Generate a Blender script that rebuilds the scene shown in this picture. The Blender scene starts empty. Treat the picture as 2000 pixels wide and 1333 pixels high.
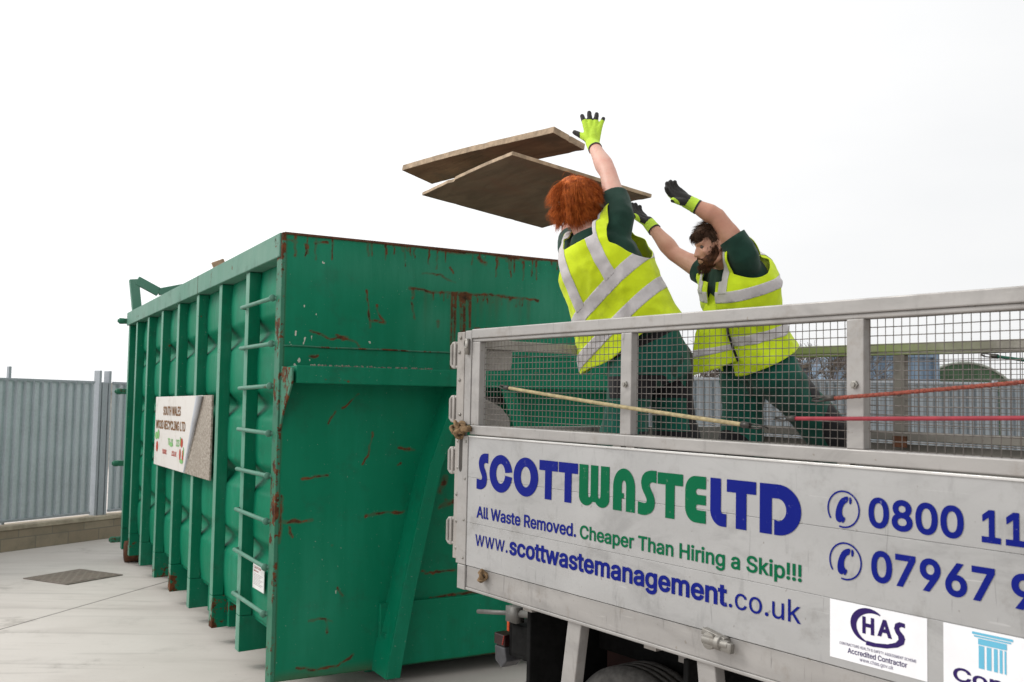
import bpy, bmesh, math, random
from mathutils import Vector, Matrix, Euler, noise
random.seed(7)
PI = math.pi
SC = bpy.context.scene
COL = SC.collection
R = math.radians

# ------------------------------------------------------------------ camera
cam_d = bpy.data.cameras.new('camera')
cam_d.sensor_width = 36.0
cam_d.lens = 36.0 * 1891.5 / 2000.0
cam_d.clip_end = 2000.0
cam = bpy.data.objects.new('camera', cam_d)
COL.objects.link(cam)
PITCH, ROLL = 0.0709, 0.0113
_f = Vector((0, math.cos(PITCH), math.sin(PITCH)))
_u0 = Vector((0, -math.sin(PITCH), math.cos(PITCH)))
_r0 = Vector((1, 0, 0))
_r = _r0 * math.cos(ROLL) + _u0 * math.sin(ROLL)
_u = _u0 * math.cos(ROLL) - _r0 * math.sin(ROLL)
cam.matrix_world = Matrix(((_r.x, _u.x, -_f.x, 0), (_r.y, _u.y, -_f.y, 0), (_r.z, _u.z, -_f.z, 1.72), (0, 0, 0, 1)))
SC.camera = cam
cam_d.dof.use_dof = True
cam_d.dof.focus_distance = 4.6
cam_d.dof.aperture_fstop = 7.1

# ------------------------------------------------------------------ sky and sun
SUN_DIR = Vector((-0.85, 0.10, 0.80)).normalized()      # towards the sun
wd = bpy.data.worlds.new('World')
SC.world = wd
wd.use_nodes = True
nt = wd.node_tree
nt.nodes.clear()
out = nt.nodes.new('ShaderNodeOutputWorld')
bg = nt.nodes.new('ShaderNodeBackground')
sky = nt.nodes.new('ShaderNodeTexSky')
sky.sky_type = 'NISHITA'
sky.sun_disc = False
sky.sun_elevation = math.asin(SUN_DIR.z)
sky.sun_rotation = math.atan2(SUN_DIR.x, SUN_DIR.y)
sky.dust_density = 4.0
sky.ozone_density = 1.0
hsv = nt.nodes.new('ShaderNodeHueSaturation')
hsv.inputs['Saturation'].default_value = 0.12
geo = nt.nodes.new('ShaderNodeTexCoord')
cl = nt.nodes.new('ShaderNodeTexNoise')                   # thin uneven overcast
cl.inputs['Scale'].default_value = 2.2
cl.inputs['Detail'].default_value = 5
mp = nt.nodes.new('ShaderNodeMapping')
mp.inputs['Scale'].default_value = (1, 1, 3)
cr = nt.nodes.new('ShaderNodeValToRGB')
cr.color_ramp.elements[0].position = 0.3
cr.color_ramp.elements[0].color = (8.1, 8.2, 8.3, 1)
cr.color_ramp.elements[1].position = 0.7
cr.color_ramp.elements[1].color = (8.9, 8.9, 8.9, 1)
mx = nt.nodes.new('ShaderNodeMix')
mx.data_type = 'RGBA'
mx.inputs[0].default_value = 0.86
nt.links.new(sky.outputs[0], hsv.inputs['Color'])
nt.links.new(geo.outputs['Generated'], mp.inputs[0])
nt.links.new(mp.outputs[0], cl.inputs['Vector'])
nt.links.new(cl.outputs[0], cr.inputs[0])
nt.links.new(hsv.outputs[0], mx.inputs[6])
nt.links.new(cr.outputs[0], mx.inputs[7])
# sky brighter towards the hidden sun, unseen far side dimmed to shade surfaces facing it
dot = nt.nodes.new('ShaderNodeVectorMath'); dot.operation = 'DOT_PRODUCT'
dot.inputs[1].default_value = SUN_DIR
mr = nt.nodes.new('ShaderNodeMapRange'); mr.interpolation_type = 'SMOOTHSTEP'
mr.inputs[1].default_value = -.80; mr.inputs[2].default_value = -.33; mr.inputs[3].default_value = .34; mr.inputs[4].default_value = 1.0
mr2 = nt.nodes.new('ShaderNodeMapRange'); mr2.interpolation_type = 'SMOOTHSTEP'
mr2.inputs[1].default_value = -.2; mr2.inputs[2].default_value = 1.0; mr2.inputs[3].default_value = 1.0; mr2.inputs[4].default_value = 1.5
mm = nt.nodes.new('ShaderNodeMath'); mm.operation = 'MULTIPLY'
sc_ = nt.nodes.new('ShaderNodeVectorMath'); sc_.operation = 'SCALE'
nt.links.new(geo.outputs['Generated'], dot.inputs[0])
nt.links.new(dot.outputs['Value'], mr.inputs[0]); nt.links.new(dot.outputs['Value'], mr2.inputs[0])
nt.links.new(mr.outputs[0], mm.inputs[0]); nt.links.new(mr2.outputs[0], mm.inputs[1])
nt.links.new(mx.outputs[2], sc_.inputs[0]); nt.links.new(mm.outputs[0], sc_.inputs['Scale'])
nt.links.new(sc_.outputs[0], bg.inputs['Color'])
bg.inputs['Strength'].default_value = 0.12
nt.links.new(bg.outputs[0], out.inputs[0])

sun_d = bpy.data.lights.new('sun', 'SUN')
sun_d.energy = 1.4
sun_d.angle = R(22)
sun_d.color = (1.0, 0.97, 0.92)
sun = bpy.data.objects.new('sun', sun_d)
sun.rotation_euler = SUN_DIR.to_track_quat('Z', 'Y').to_euler()
COL.objects.link(sun)
SC.view_settings.view_transform = 'Standard'
SC.view_settings.look = 'None'
SC.view_settings.exposure = 0.0
SC.view_settings.gamma = 1.0

# ------------------------------------------------------------------ node helpers
class NT:
    def __init__(s, name):
        s.m = bpy.data.materials.new(name)
        s.m.use_nodes = True
        s.t = s.m.node_tree
        s.b = s.t.nodes['Principled BSDF']
        s.tc = s.t.nodes.new('ShaderNodeTexCoord')
    def link(s, a, b): s.t.links.new(a, b)
    def setv(s, inp, v):
        if isinstance(v, bpy.types.NodeSocket): s.link(v, inp)
        else: inp.default_value = v
    def obj(s, scale=(1, 1, 1), rot=(0, 0, 0)):
        n = s.t.nodes.new('ShaderNodeMapping')
        n.inputs['Scale'].default_value = scale
        n.inputs['Rotation'].default_value = rot
        s.link(s.tc.outputs['Object'], n.inputs[0])
        return n.outputs[0]
    def noise(s, scale, detail=4, rough=.55, vec=None, dist=0.0):
        n = s.t.nodes.new('ShaderNodeTexNoise')
        n.inputs['Scale'].default_value = scale
        n.inputs['Detail'].default_value = detail
        n.inputs['Roughness'].default_value = rough
        n.inputs['Distortion'].default_value = dist
        s.link(vec or s.tc.outputs['Object'], n.inputs['Vector'])
        return n.outputs[0]
    def voro(s, scale, vec=None, feature='F1'):
        n = s.t.nodes.new('ShaderNodeTexVoronoi')
        n.feature = feature
        n.inputs['Scale'].default_value = scale
        s.link(vec or s.tc.outputs['Object'], n.inputs['Vector'])
        return n
    def ramp(s, v, p0, p1, a=0.0, b=1.0):
        n = s.t.nodes.new('ShaderNodeMapRange')
        n.interpolation_type = 'SMOOTHSTEP'
        s.setv(n.inputs[0], v)
        n.inputs[1].default_value = p0; n.inputs[2].default_value = p1
        n.inputs[3].default_value = a; n.inputs[4].default_value = b
        return n.outputs[0]
    def math(s, op, a, b=0.0):
        n = s.t.nodes.new('ShaderNodeMath')
        n.operation = op
        s.setv(n.inputs[0], a); s.setv(n.inputs[1], b)
        return n.outputs[0]
    def mix(s, f, a, b, mode='MIX'):
        n = s.t.nodes.new('ShaderNodeMix')
        n.data_type = 'RGBA'; n.blend_type = mode
        s.setv(n.inputs[0], f)
        s.setv(n.inputs[6], a if not isinstance(a, tuple) else (*a[:3], 1))
        s.setv(n.inputs[7], b if not isinstance(b, tuple) else (*b[:3], 1))
        return n.outputs[2]
    def attr(s, name):
        n = s.t.nodes.new('ShaderNodeAttribute')
        n.attribute_name = name
        return n.outputs['Fac']
    def bump(s, h, strength=.3, dist=.01):
        n = s.t.nodes.new('ShaderNodeBump')
        n.inputs['Strength'].default_value = strength
        n.inputs['Distance'].default_value = dist
        s.link(h, n.inputs['Height'])
        s.link(n.outputs[0], s.b.inputs['Normal'])
    def xyz(s):
        n = s.t.nodes.new('ShaderNodeSeparateXYZ')
        s.link(s.tc.outputs['Object'], n.inputs[0])
        return n.outputs
    def fin(s, col, rough=.5, metal=0.0, spec=None):
        s.setv(s.b.inputs['Base Color'], col if not isinstance(col, tuple) else (*col[:3], 1))
        s.setv(s.b.inputs['Roughness'], rough)
        s.setv(s.b.inputs['Metallic'], metal)
        if spec is not None: s.b.inputs['Specular IOR Level'].default_value = spec
        return s.m

RUST_A, RUST_B = (.030, .013, .008), (.155, .055, .022)

def green_paint(name, base, fade, fade_amt=.4, rust_amt=.5, use_attr=False, grime=.25, low_rust=False):
    n = NT(name)
    big = n.noise(1.3, 4, .6)
    streak = n.noise(1.0, 5, .65, n.obj((9, 9, 1.0)))
    f = n.math('MULTIPLY', n.ramp(big, .35, .7), n.ramp(streak, .3, .75))
    c = n.mix(n.math('MULTIPLY', f, fade_amt), base, fade)
    c = n.mix(n.math('MULTIPLY', n.ramp(n.noise(5, 6, .7), .5, .75), grime), c, (.02, .035, .025))
    c = n.mix(n.math('MULTIPLY', n.ramp(n.noise(60, 3, .6), .68, .74), .5), c, (.3, .34, .3))
    fine = n.noise(38, 5, .7)
    patch = n.math('ADD', n.noise(3.1, 6, .72), n.math('MULTIPLY', n.math('SUBTRACT', fine, .5), .25))
    low = n.ramp(n.xyz()[2], .1, .8, .09 if low_rust else 0.0, 0.0)
    r = n.ramp(n.math('ADD', patch, low), .80 - .22 * rust_amt, .83 - .22 * rust_amt)
    if use_attr:
        a = n.math('ADD', n.attr('rust'), n.math('MULTIPLY', n.math('SUBTRACT', fine, .5), .75))
        brk = n.ramp(n.noise(14, 4, .65), .36, .56, .55, 1.0)
        r = n.math('MAXIMUM', r, n.math('MULTIPLY', n.ramp(n.math('MULTIPLY', a, brk), .38, .56), .94))
        c = n.mix(n.math('MULTIPLY', n.attr('fade'), n.ramp(streak, .25, .7, .35, .85)), c, (.045, .235, .150))
        wash = n.math('MULTIPLY', n.ramp(n.attr('rust'), .05, .45), .5)
        c = n.mix(wash, c, (.075, .065, .03))
        w = n.math('ADD', n.attr('scuff'), n.math('MULTIPLY', n.math('SUBTRACT', fine, .5), .6))
        c = n.mix(n.ramp(w, .4, .55), c, (.5, .48, .42))
    rc = n.mix(n.ramp(n.noise(11, 6, .75), .32, .68), RUST_A, RUST_B)
    c = n.mix(r, c, rc)
    n.bump(n.math('ADD', n.noise(2.2, 3), n.math('MULTIPLY', fine, .06)), .35, .02)
    return n.fin(c, n.math('ADD', n.math('MULTIPLY', r, .4), n.ramp(streak, .2, .8, .42, .62)), 0, .16)

def metal(name, col, rough=.45, met=.7, dirt=.3, dirtcol=(.12, .10, .085), stretch=(1.2, 6, 6), spot=True):
    n = NT(name)
    s1 = n.noise(2.0, 4, .5, n.obj(stretch))
    s2 = n.noise(7.0, 6, .7)
    s3 = n.noise(3.2, 5, .6, n.obj((5, 5, 1.3), (0, .5, 0)))
    dark = tuple(x * .86 for x in col)
    c = n.mix(n.ramp(s1, .3, .7), dark, col)
    c = n.mix(n.math('MULTIPLY', n.ramp(s2, .52, .75), dirt), c, dirtcol)
    c = n.mix(n.math('MULTIPLY', n.ramp(s3, .58, .72), dirt * .7), c, tuple(x * .4 for x in col))
    if spot:
        c = n.mix(n.math('MULTIPLY', n.ramp(n.noise(45, 2, .5), .70, .75), .6), c, dirtcol)
        sc1 = n.noise(1.0, 3, .6, n.obj((40, 40, 4), (0, .35, 0)), .8)
        sc2 = n.noise(1.0, 3, .6, n.obj((5, 40, 70), (0, .1, 0)), .5)
        msk = n.ramp(n.noise(2.6, 4, .6), .45, .65)
        c = n.mix(n.math('MULTIPLY', n.math('MULTIPLY', n.ramp(sc1, .64, .70), msk), .55), c, tuple(x * .35 for x in col))
        c = n.mix(n.math('MULTIPLY', n.math('MULTIPLY', n.ramp(sc2, .66, .70), msk), .35), c, tuple(min(1, x * 1.5) for x in col))
        smear = n.noise(1.0, 5, .65, n.obj((2.2, 3, 5), (0, -.6, 0)), 1.2)
        c = n.mix(n.math('MULTIPLY', n.ramp(smear, .48, .70), .50), c, tuple(x * .55 for x in col))
    n.bump(n.math('ADD', s2, n.math('MULTIPLY', n.noise(90, 2), .15)), .12, .006)
    return n.fin(c, n.ramp(s2, .3, .7, rough - .08, rough + .16), met)

def plain(name, col, rough=.6, met=0.0, var=.25, scale=12, bump=.1, bd=.004, spec=.3):
    n = NT(name)
    v = n.noise(scale, 5, .65)
    c = n.mix(n.ramp(v, .3, .7), tuple(x * (1 - var) for x in col), tuple(min(1, x * (1 + var)) for x in col))
    if bump: n.bump(n.noise(scale * 4, 4), bump, bd)
    return n.fin(c, rough, met, spec)

def fabric(name, col, rough=.85, var=.18, dirt=0.0, dcol=(.05, .05, .03)):
    n = NT(name)
    v = n.noise(9, 4, .6)
    c = n.mix(n.ramp(v, .3, .7), tuple(x * (1 - var) for x in col), tuple(min(1, x * (1 + var * .5)) for x in col))
    if dirt:
        c = n.mix(n.math('MULTIPLY', n.ramp(n.noise(6, 7, .75), .5, .78), dirt), c, dcol)
    w = n.noise(420, 1)
    n.bump(n.math('ADD', n.math('MULTIPLY', n.noise(34, 4, .6), .8), n.math('MULTIPLY', w, .12)), .22, .006)
    m = n.fin(c, rough, 0, .2)
    n.b.inputs['Sheen Weight'].default_value = .15
    return m

# ------------------------------------------------------------------ mesh helpers
def box(bm, x0, x1, y0, y1, z0, z1, M=None):
    vs = [Vector((x, y, z)) for x in (x0, x1) for y in (y0, y1) for z in (z0, z1)]
    if M is not None: vs = [M @ v for v in vs]
    v = [bm.verts.new(p) for p in vs]
    for f in ((0, 1, 3, 2), (4, 6, 7, 5), (0, 4, 5, 1), (2, 3, 7, 6), (0, 2, 6, 4), (1, 5, 7, 3)):
        bm.faces.new([v[i] for i in f])

def frame_for(d):
    d = d.normalized()
    a = Vector((0, 0, 1)) if abs(d.z) < .9 else Vector((1, 0, 0))
    x = d.cross(a).normalized()
    return x, d.cross(x).normalized()

def tube(bm, pts, r, n=8, cap=True):
    pts = [Vector(p) for p in pts]
    rr = r if isinstance(r, (list, tuple)) else [r] * len(pts)
    rings = []
    x = y = None
    for i, p in enumerate(pts):
        d = (pts[min(i + 1, len(pts) - 1)] - pts[max(i - 1, 0)])
        if x is None: x, y = frame_for(d)
        else:
            dn = d.normalized()
            x = (x - dn * x.dot(dn)).normalized(); y = dn.cross(x)
        rings.append([bm.verts.new(p + (x * math.cos(2 * PI * k / n) + y * math.sin(2 * PI * k / n)) * rr[i]) for k in range(n)])
    for a, b in zip(rings, rings[1:]):
        for k in range(n):
            bm.faces.new((a[k], a[(k + 1) % n], b[(k + 1) % n], b[k]))
    if cap:
        bm.faces.new(rings[0][::-1]); bm.faces.new(rings[-1])

def bar(bm, a, b, w, h, up=(0, 0, 1)):
    a, b = Vector(a), Vector(b)
    d = (b - a).normalized(); up = Vector(up)
    s = d.cross(up).normalized(); t = s.cross(d)
    vs = []
    for p in (a, b):
        vs.append([bm.verts.new(p + s * (sx * w / 2) + t * (sy * h / 2)) for sx, sy in ((-1, -1), (1, -1), (1, 1), (-1, 1))])
    for k in range(4): bm.faces.new((vs[0][k], vs[0][(k + 1) % 4], vs[1][(k + 1) % 4], vs[1][k]))
    bm.faces.new(vs[0][::-1]); bm.faces.new(vs[1])

def prism(bm, poly, M0, M1):
    """poly: 2-D points; M0/M1 map (a,b) to 3-D for the two ends"""
    A = [bm.verts.new(M0(p)) for p in poly]; B = [bm.verts.new(M1(p)) for p in poly]
    n = len(poly)
    for k in range(n): bm.faces.new((A[k], A[(k + 1) % n], B[(k + 1) % n], B[k]))
    bm.faces.new(A[::-1]); bm.faces.new(B)

def lathe(bm, prof, c, axis, n=24):
    c = Vector(c); ax = Vector(axis).normalized(); x, y = frame_for(ax)
    rings = [[bm.verts.new(c + ax * h + (x * math.cos(2 * PI * k / n) + y * math.sin(2 * PI * k / n)) * r) for k in range(n)] for r, h in prof]
    for a, b in zip(rings, rings[1:]):
        for k in range(n): bm.faces.new((a[k], a[(k + 1) % n], b[(k + 1) % n], b[k]))
    bm.faces.new(rings[0][::-1]); bm.faces.new(rings[-1])

def link(name, me, mats, parent=None, smooth=False):
    o = bpy.data.objects.new(name, me)
    COL.objects.link(o)
    for m in (mats if isinstance(mats, (list, tuple)) else [mats]): me.materials.append(m)
    if parent is not None: o.parent = parent
    if smooth: me.polygons.foreach_set('use_smooth', [True] * len(me.polygons))
    return o

def obj(name, bm, mats, parent=None, smooth=False, bevel=0.0, seg=2):
    bmesh.ops.recalc_face_normals(bm, faces=bm.faces)
    me = bpy.data.meshes.new(name)
    bm.to_mesh(me); bm.free()
    o = link(name, me, mats, parent, smooth)
    if bevel:
        b = o.modifiers.new('bevel', 'BEVEL'); b.width = bevel; b.segments = seg; b.limit_method = 'ANGLE'
        b.harden_normals = False
    return o

def thing(name, label, cat, loc=(0, 0, 0), rot=(0, 0, 0), group=None):
    o = bpy.data.objects.new(name, None)
    o.empty_display_size = .2
    COL.objects.link(o)
    o.location = loc; o.rotation_euler = rot
    return tag(o, label, cat, group)

def tag(o, label, cat, group=None):
    o['label'] = label; o['category'] = cat
    if group: o['group'] = group
    return o

def B(): return bmesh.new()

# ------------------------------------------------------------------ ground
def ground_mat():
    n = NT('yard_concrete')
    v1 = n.noise(.35, 5, .6); v2 = n.noise(2.2, 6, .7); v3 = n.noise(40, 4, .7)
    st = n.noise(1.0, 5, .6, n.obj((.5, 2.6, 1), (0, 0, -.55)))
    c = n.mix(n.ramp(v1, .3, .7), (.48, .437, .402), (.58, .538, .502))
    c = n.mix(n.math('MULTIPLY', n.ramp(st, .45, .75), .3), c, (.29, .255, .23))
    c = n.mix(n.math('MULTIPLY', n.ramp(v2, .52, .8), .35), c, (.26, .235, .215))
    c = n.mix(n.math('MULTIPLY', n.ramp(v3, .55, .75), .18), c, (.25, .23, .21))
    c = n.mix(n.math('MULTIPLY', n.ramp(n.noise(14, 3, .6), .73, .76), .6), c, (.16, .14, .12))
    # sawn joints every 4.2 m: lines along (0.243, 0.970)
    x = n.xyz()
    d = n.math('ADD', n.math('MULTIPLY', x[0], .970), n.math('MULTIPLY', x[1], -.243))
    d = n.math('ADD', n.math('ADD', d, 5.608 + 42.0), n.math('MULTIPLY', n.math('SUBTRACT', n.noise(8, 3), .5), .012))
    md = n.math('MODULO', d, 4.2)
    md = n.math('MINIMUM', md, n.math('SUBTRACT', 4.2, md))
    j = n.ramp(md, .006, .016, 1, 0)
    mark = n.noise(1.0, 5, .6, n.obj((.45, 5.5, 1), (0, 0, -.62)), .7)
    c = n.mix(n.math('MULTIPLY', n.math('MULTIPLY', n.ramp(mark, .56, .68), n.ramp(v1, .4, .6)), .2), c, (.17, .15, .135))
    c = n.mix(n.math('MULTIPLY', n.ramp(n.noise(1.1, 6, .72), .60, .70), .30), c, (.20, .17, .145))
    c = n.mix(n.math('MULTIPLY', j, .75), c, (.10, .09, .08))
    n.bump(n.math('ADD', n.math('MULTIPLY', v3, .5), n.math('MULTIPLY', n.noise(160, 2), .3)), .25, .004)
    return n.fin(c, .82, 0, .3)

bm = B()
S_ = 300
vs = [bm.verts.new(p) for p in ((-S_, -60, 0), (S_, -60, 0), (S_, S_ * 2, 0), (-S_, S_ * 2, 0))]
bm.faces.new(vs)
g = obj('ground', bm, ground_mat())
g['kind'] = 'structure'

# drain cover in the yard
n_ = NT('drain_iron')
b_ = n_.t.nodes.new('ShaderNodeTexBrick')
b_.inputs['Scale'].default_value = 5
b_.inputs['Mortar Size'].default_value = .06
b_.inputs['Color1'].default_value = (.11, .082, .062, 1); b_.inputs['Color2'].default_value = (.15, .115, .09, 1); b_.inputs['Mortar'].default_value = (.21, .18, .15, 1)
n_.link(n_.tc.outputs['Object'], b_.inputs[0])
n_.bump(b_.outputs['Fac'], .6, .01)
DRAIN = n_.fin(n_.mix(n_.ramp(n_.noise(9, 5), .45, .75), b_.outputs[0], (.2, .16, .125)), .8, .1)
cov = thing('drain_cover', 'rusty brown patterned drain cover set flush in the pale concrete', 'drain cover', (-4.36, 9.84, 0), (0, 0, R(62)))
bm = B(); box(bm, -.29, .29, -.29, .29, .003, .012); obj('lid', bm, DRAIN, cov, bevel=.004)
bm = B()
for a in (-1, 1):
    box(bm, -.325, .325, min(a * .297, a * .325), max(a * .297, a * .325), .002, .010)
    box(bm, min(a * .297, a * .325), max(a * .297, a * .325), -.296, .296, .002, .010)
obj('rim', bm, plain('drain_rim', (.20, .17, .145), .8), cov)

# ------------------------------------------------------------------ galvanised fences
def galv(name, tint=(.50, .545, .575)):
    n = NT(name)
    sp = n.voro(34)
    v = n.noise(2.2, 5, .6); st = n.noise(2.0, 5, .7, n.obj((8, 8, .6)))
    c = n.mix(n.ramp(v, .3, .7), tuple(x * .86 for x in tint), tint)
    c = n.mix(n.math('MULTIPLY', sp.outputs['Distance'], .35), c, tuple(x * 1.25 for x in tint))
    c = n.mix(n.math('MULTIPLY', n.ramp(st, .55, .75), .4), c, (.62, .66, .68))
    c = n.mix(n.math('MULTIPLY', n.ramp(n.noise(5, 6, .75), .6, .75), .25), c, (.25, .24, .22))
    return n.fin(c, n.ramp(v, .3, .7, .40, .55), .35)
GALV = galv('galvanised_sheet')
GALV_B = galv('shaded_galvanised_sheet', (.26, .295, .32))  # same sheet made darker, the back fence's weaker light put into the colour
GALV_D = galv('galvanised_post', (.36, .39, .42))

def corrugated(bm, x0, x1, z0, z1, y0=0.0, pitch=.118, depth=.034):
    xs = []
    x = x0
    while x < x1 - 1e-4:
        for fx, fd in ((0, 0), (.40, 0), (.52, 1), (.88, 1)):
            xx = x + fx * pitch
            if xx < x1: xs.append((xx, fd * depth))
        x += pitch
    xs.append((x1, xs[-1][1]))
    T = .002
    prof = [(a, y0 + d) for a, d in xs]
    for (a, d), (a2, d2) in zip(prof, prof[1:]):
        v = [bm.verts.new(p) for p in ((a, d, z0), (a2, d2, z0), (a2, d2, z1), (a, d, z1))]
        bm.faces.new(v)
    bmesh.ops.remove_doubles(bm, verts=bm.verts, dist=1e-5)
    bmesh.ops.solidify(bm, geom=bm.faces[:], thickness=T)

def hoarding(label, loc, yaw, panels, z0, z1, posts, sheet=None):
    t = thing('metal_fence', label, 'fence', loc, (0, 0, yaw))
    for (a, b) in panels:
        bm = B(); corrugated(bm, a, b, z0 + .02, z1 - .02); p = obj('sheet_panel', bm, sheet or GALV, t)
        bm = B()
        box(bm, a, b, -.020, .010, z1 - .03, z1)
        obj('top_rail', bm, GALV_D, p, bevel=.003)
        bm = B(); box(bm, a, b, -.022, .012, z0, z0 + .03); obj('bottom_rail', bm, GALV_D, p, bevel=.003)
    for (x, w, zt) in posts:
        bm = B(); box(bm, x - w / 2, x + w / 2, -.02 if 1.3 < x < 1.6 else .045, .09, 0.25, zt); obj('post', bm, GALV_D, t, bevel=.005)
    return t

FY = 1.081
FO = Vector((-5.905, 11.374, 0))
FDIR = Vector((math.cos(FY), math.sin(FY), 0))
# local x runs along the fence away from the camera; panels 2.6 m
hoarding('long corrugated galvanised fence standing on the low block wall left of the green container',
         FO - Vector((-FDIR.y, FDIR.x, 0)) * -.10, FY,
         [(-4.05, -1.50), (-1.46, 1.27), (1.55, 4.3), (4.36, 7.0)], .33, 2.03,
         [(-4.15, .10, 2.12), (-1.48, .05, 2.0), (.12, .035, 2.17), (1.35, .035, 2.17), (1.425, .085, 2.02), (1.50, .035, 2.17), (4.33, .05, 2.1)])
def block_mat():
    n = NT('concrete_block')
    b = n.t.nodes.new('ShaderNodeTexBrick')
    b.inputs['Scale'].default_value = 1.0
    b.inputs['Brick Width'].default_value = .45; b.inputs['Row Height'].default_value = .15
    b.inputs['Mortar Size'].default_value = .006
    b.inputs['Color1'].default_value = (.31, .25, .18, 1); b.inputs['Color2'].default_value = (.26, .205, .145, 1); b.inputs['Mortar'].default_value = (.19, .165, .13, 1)
    mpn = n.t.nodes.new('ShaderNodeMapping'); mpn.inputs['Rotation'].default_value = (R(90), 0, 0)
    n.link(n.tc.outputs['Object'], mpn.inputs[0]); n.link(mpn.outputs[0], b.inputs[0])
    c = n.mix(n.math('MULTIPLY', n.ramp(n.noise(4, 6, .7), .4, .75), .6), b.outputs[0], (.16, .145, .11))
    n.bump(n.math('ADD', n.noise(60, 4), b.outputs['Fac']), .4, .008)
    return n.fin(c, .9)
w = thing('block_wall', 'low weathered concrete block wall under the corrugated fence', 'wall', FO, (0, 0, FY))
bm = B(); box(bm, -4.3, 7.2, 0.0, .22, -.02, .245); obj('block_course', bm, block_mat(), w, bevel=.006)
bm = B(); box(bm, -4.3, 7.2, -.012, .24, .246, .30); obj('coping', bm, plain('coping_stone', (.37, .315, .24), .9, 0, .25, 6, .3), w, bevel=.008)
#SKIP
# ------------------------------------------------------------------ green roll-on container
GB, GF = (.0, .165, .083), (.04, .28, .17)
P_FRONT = green_paint('container_front_paint', (.0, .155, .078), (.008, .225, .128), .6, .12, True, .3)
P_SIDE = green_paint('container_side_paint', GB, (.03, .25, .155), .7, .14, False, .3)
P_RIB = green_paint('container_rib_paint', (.0, .145, .074), (.05, .23, .15), .55, .62, False, .35, True)
P_RAIL = green_paint('container_rail_paint', (.09, .22, .16), (.19, .30, .245), .8, .62, False, .4)
P_EDGE = green_paint('container_edge_paint', (.03, .15, .09), (.10, .22, .155), .7, 1.28, False, .5)
P_LEG = green_paint('container_leg_paint', (.0, .142, .072), (.012, .205, .12), .6, .62, False, .35)
P_FLANGE_LIT = green_paint('container_lit_flange_paint', (.10, .26, .185), (.22, .36, .29), .9, .75, False, .4, True)  # outer rib faces: faded paint, plus the bright sky on them put into the colour
RUST = plain('bare_rust', (.10, .042, .022), .9, .1, .4, 18, .4)
STEEL = metal('worn_steel', (.17, .165, .155), .55, .6, .5)
BLACK = plain('black_rubber', (.009, .009, .009), .85, 0, .3, 20, spec=.1)

skip = thing('waste_container', 'large green ribbed steel roll-on waste container with rusty scratched front and ladder', 'skip', (-1.3921, 5.8358, 0), (0, 0, .5202))
SW, SL, SH = 2.5, 6.05, 2.78

RUSTL = [([(0.171, 2.188), (0.239, 2.176), (0.306, 2.144), (0.382, 2.157), (0.457, 2.138), (0.498, 2.114)], 0.006), ([(0.345, 2.171), (0.422, 2.159), (0.382, 2.147)], 0.008), ([(0.534, 2.47), (0.554, 2.36), (0.564, 2.231)], 0.005), ([(0.609, 2.374), (0.624, 2.316), (0.668, 2.262), (0.57, 2.276)], 0.008), ([(0.833, 2.502), (0.98, 2.488), (1.168, 2.491), (1.44, 2.496), (1.807, 2.486)], 0.014), ([(0.922, 2.609), (1.052, 2.603), (1.166, 2.56)], 0.006), ([(0.071, 2.781), (0.071, 2.645)], 0.012), ([(0.015, 2.734), (0.079, 2.731)], 0.008), ([(0.127, 2.72), (0.144, 2.683), (0.136, 2.644)], 0.006), ([(0.198, 2.739), (0.274, 2.743)], 0.018), ([(0.016, 1.036), (0.221, 1.036)], 0.016), ([(0.027, 1.188), (0.023, 0.915)], 0.016), ([(0.079, 1.003), (0.103, 0.941)], 0.01), ([(0.498, 1.808), (0.449, 1.759), (0.393, 1.717)], 0.006), ([(0.35, 1.695), (0.303, 1.616)], 0.005), ([(0.6, 1.568), (0.569, 1.424), (0.536, 1.367)], 0.005), ([(0.783, 1.47), (0.891, 1.453)], 0.014), ([(0.567, 1.048), (0.70, 1.066), (0.827, 1.063)], 0.012), ([(0.15, 1.291), (0.311, 1.302)], 0.007), ([(0.149, 0.168), (0.277, 0.137), (0.406, 0.152), (0.503, 0.202)], 0.01), ([(0.212, 0.432), (0.285, 0.446), (0.32, 0.437), (0.335, 0.359)], 0.008), ([(0.394, 0.615), (0.428, 0.566)], 0.008), ([(1.114, 1.267), (1.078, 1.185)], 0.04), ([(1.08, 1.085), (1.21, 1.13)], 0.03), ([(1.001, 0.42), (1.166, 0.421), (1.355, 0.388)], 0.005), ([(1.264, 0.165), (1.29, 0.172)], 0.05), ([(0.978, 0.665), (1.199, 0.672)], 0.008), ([(1.018, 0.5), (1.127, 0.507), (1.372, 0.519)], 0.016), ([(0.181, 2.034), (0.227, 2.039)], 0.014), ([(1.337, 2.74), (1.389, 2.71)], 0.03), ([(1.608, 1.95), (1.771, 1.95)], 0.03), ([(1.12, 2.66), (1.15, 2.62)], .008), ([(1.04, 2.30), (1.045, 2.26)], .012), ([(.845, 2.41), (.87, 2.30)], .004)]
SCUFF = [([(0.087, 2.181), (0.085, 2.156)], 0.010), ([(0.146, 2.146), (0.134, 2.108)], 0.010), ([(0.184, 2.163), (0.185, 2.135)], 0.007), ([(0.051, 2.117), (0.064, 2.092)], 0.008), ([(0.111, 2.019), (0.108, 2.0)], 0.008), ([(0.179, 2.015), (0.176, 2.003)], 0.008), ([(0.21, 2.301), (0.221, 2.263)], 0.008), ([(0.134, 2.337), (0.138, 2.328)], 0.011), ([(0.566, 2.14), (0.573, 2.13)], 0.010), ([(0.083, 1.981), (0.106, 1.969)], 0.008), ([(0.244, 2.622), (0.258, 2.607)], 0.008), ([(0.019, 2.571), (0.026, 2.565)], 0.008), ([(0.385, 0.6), (0.385, 0.585)], 0.008)]

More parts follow.
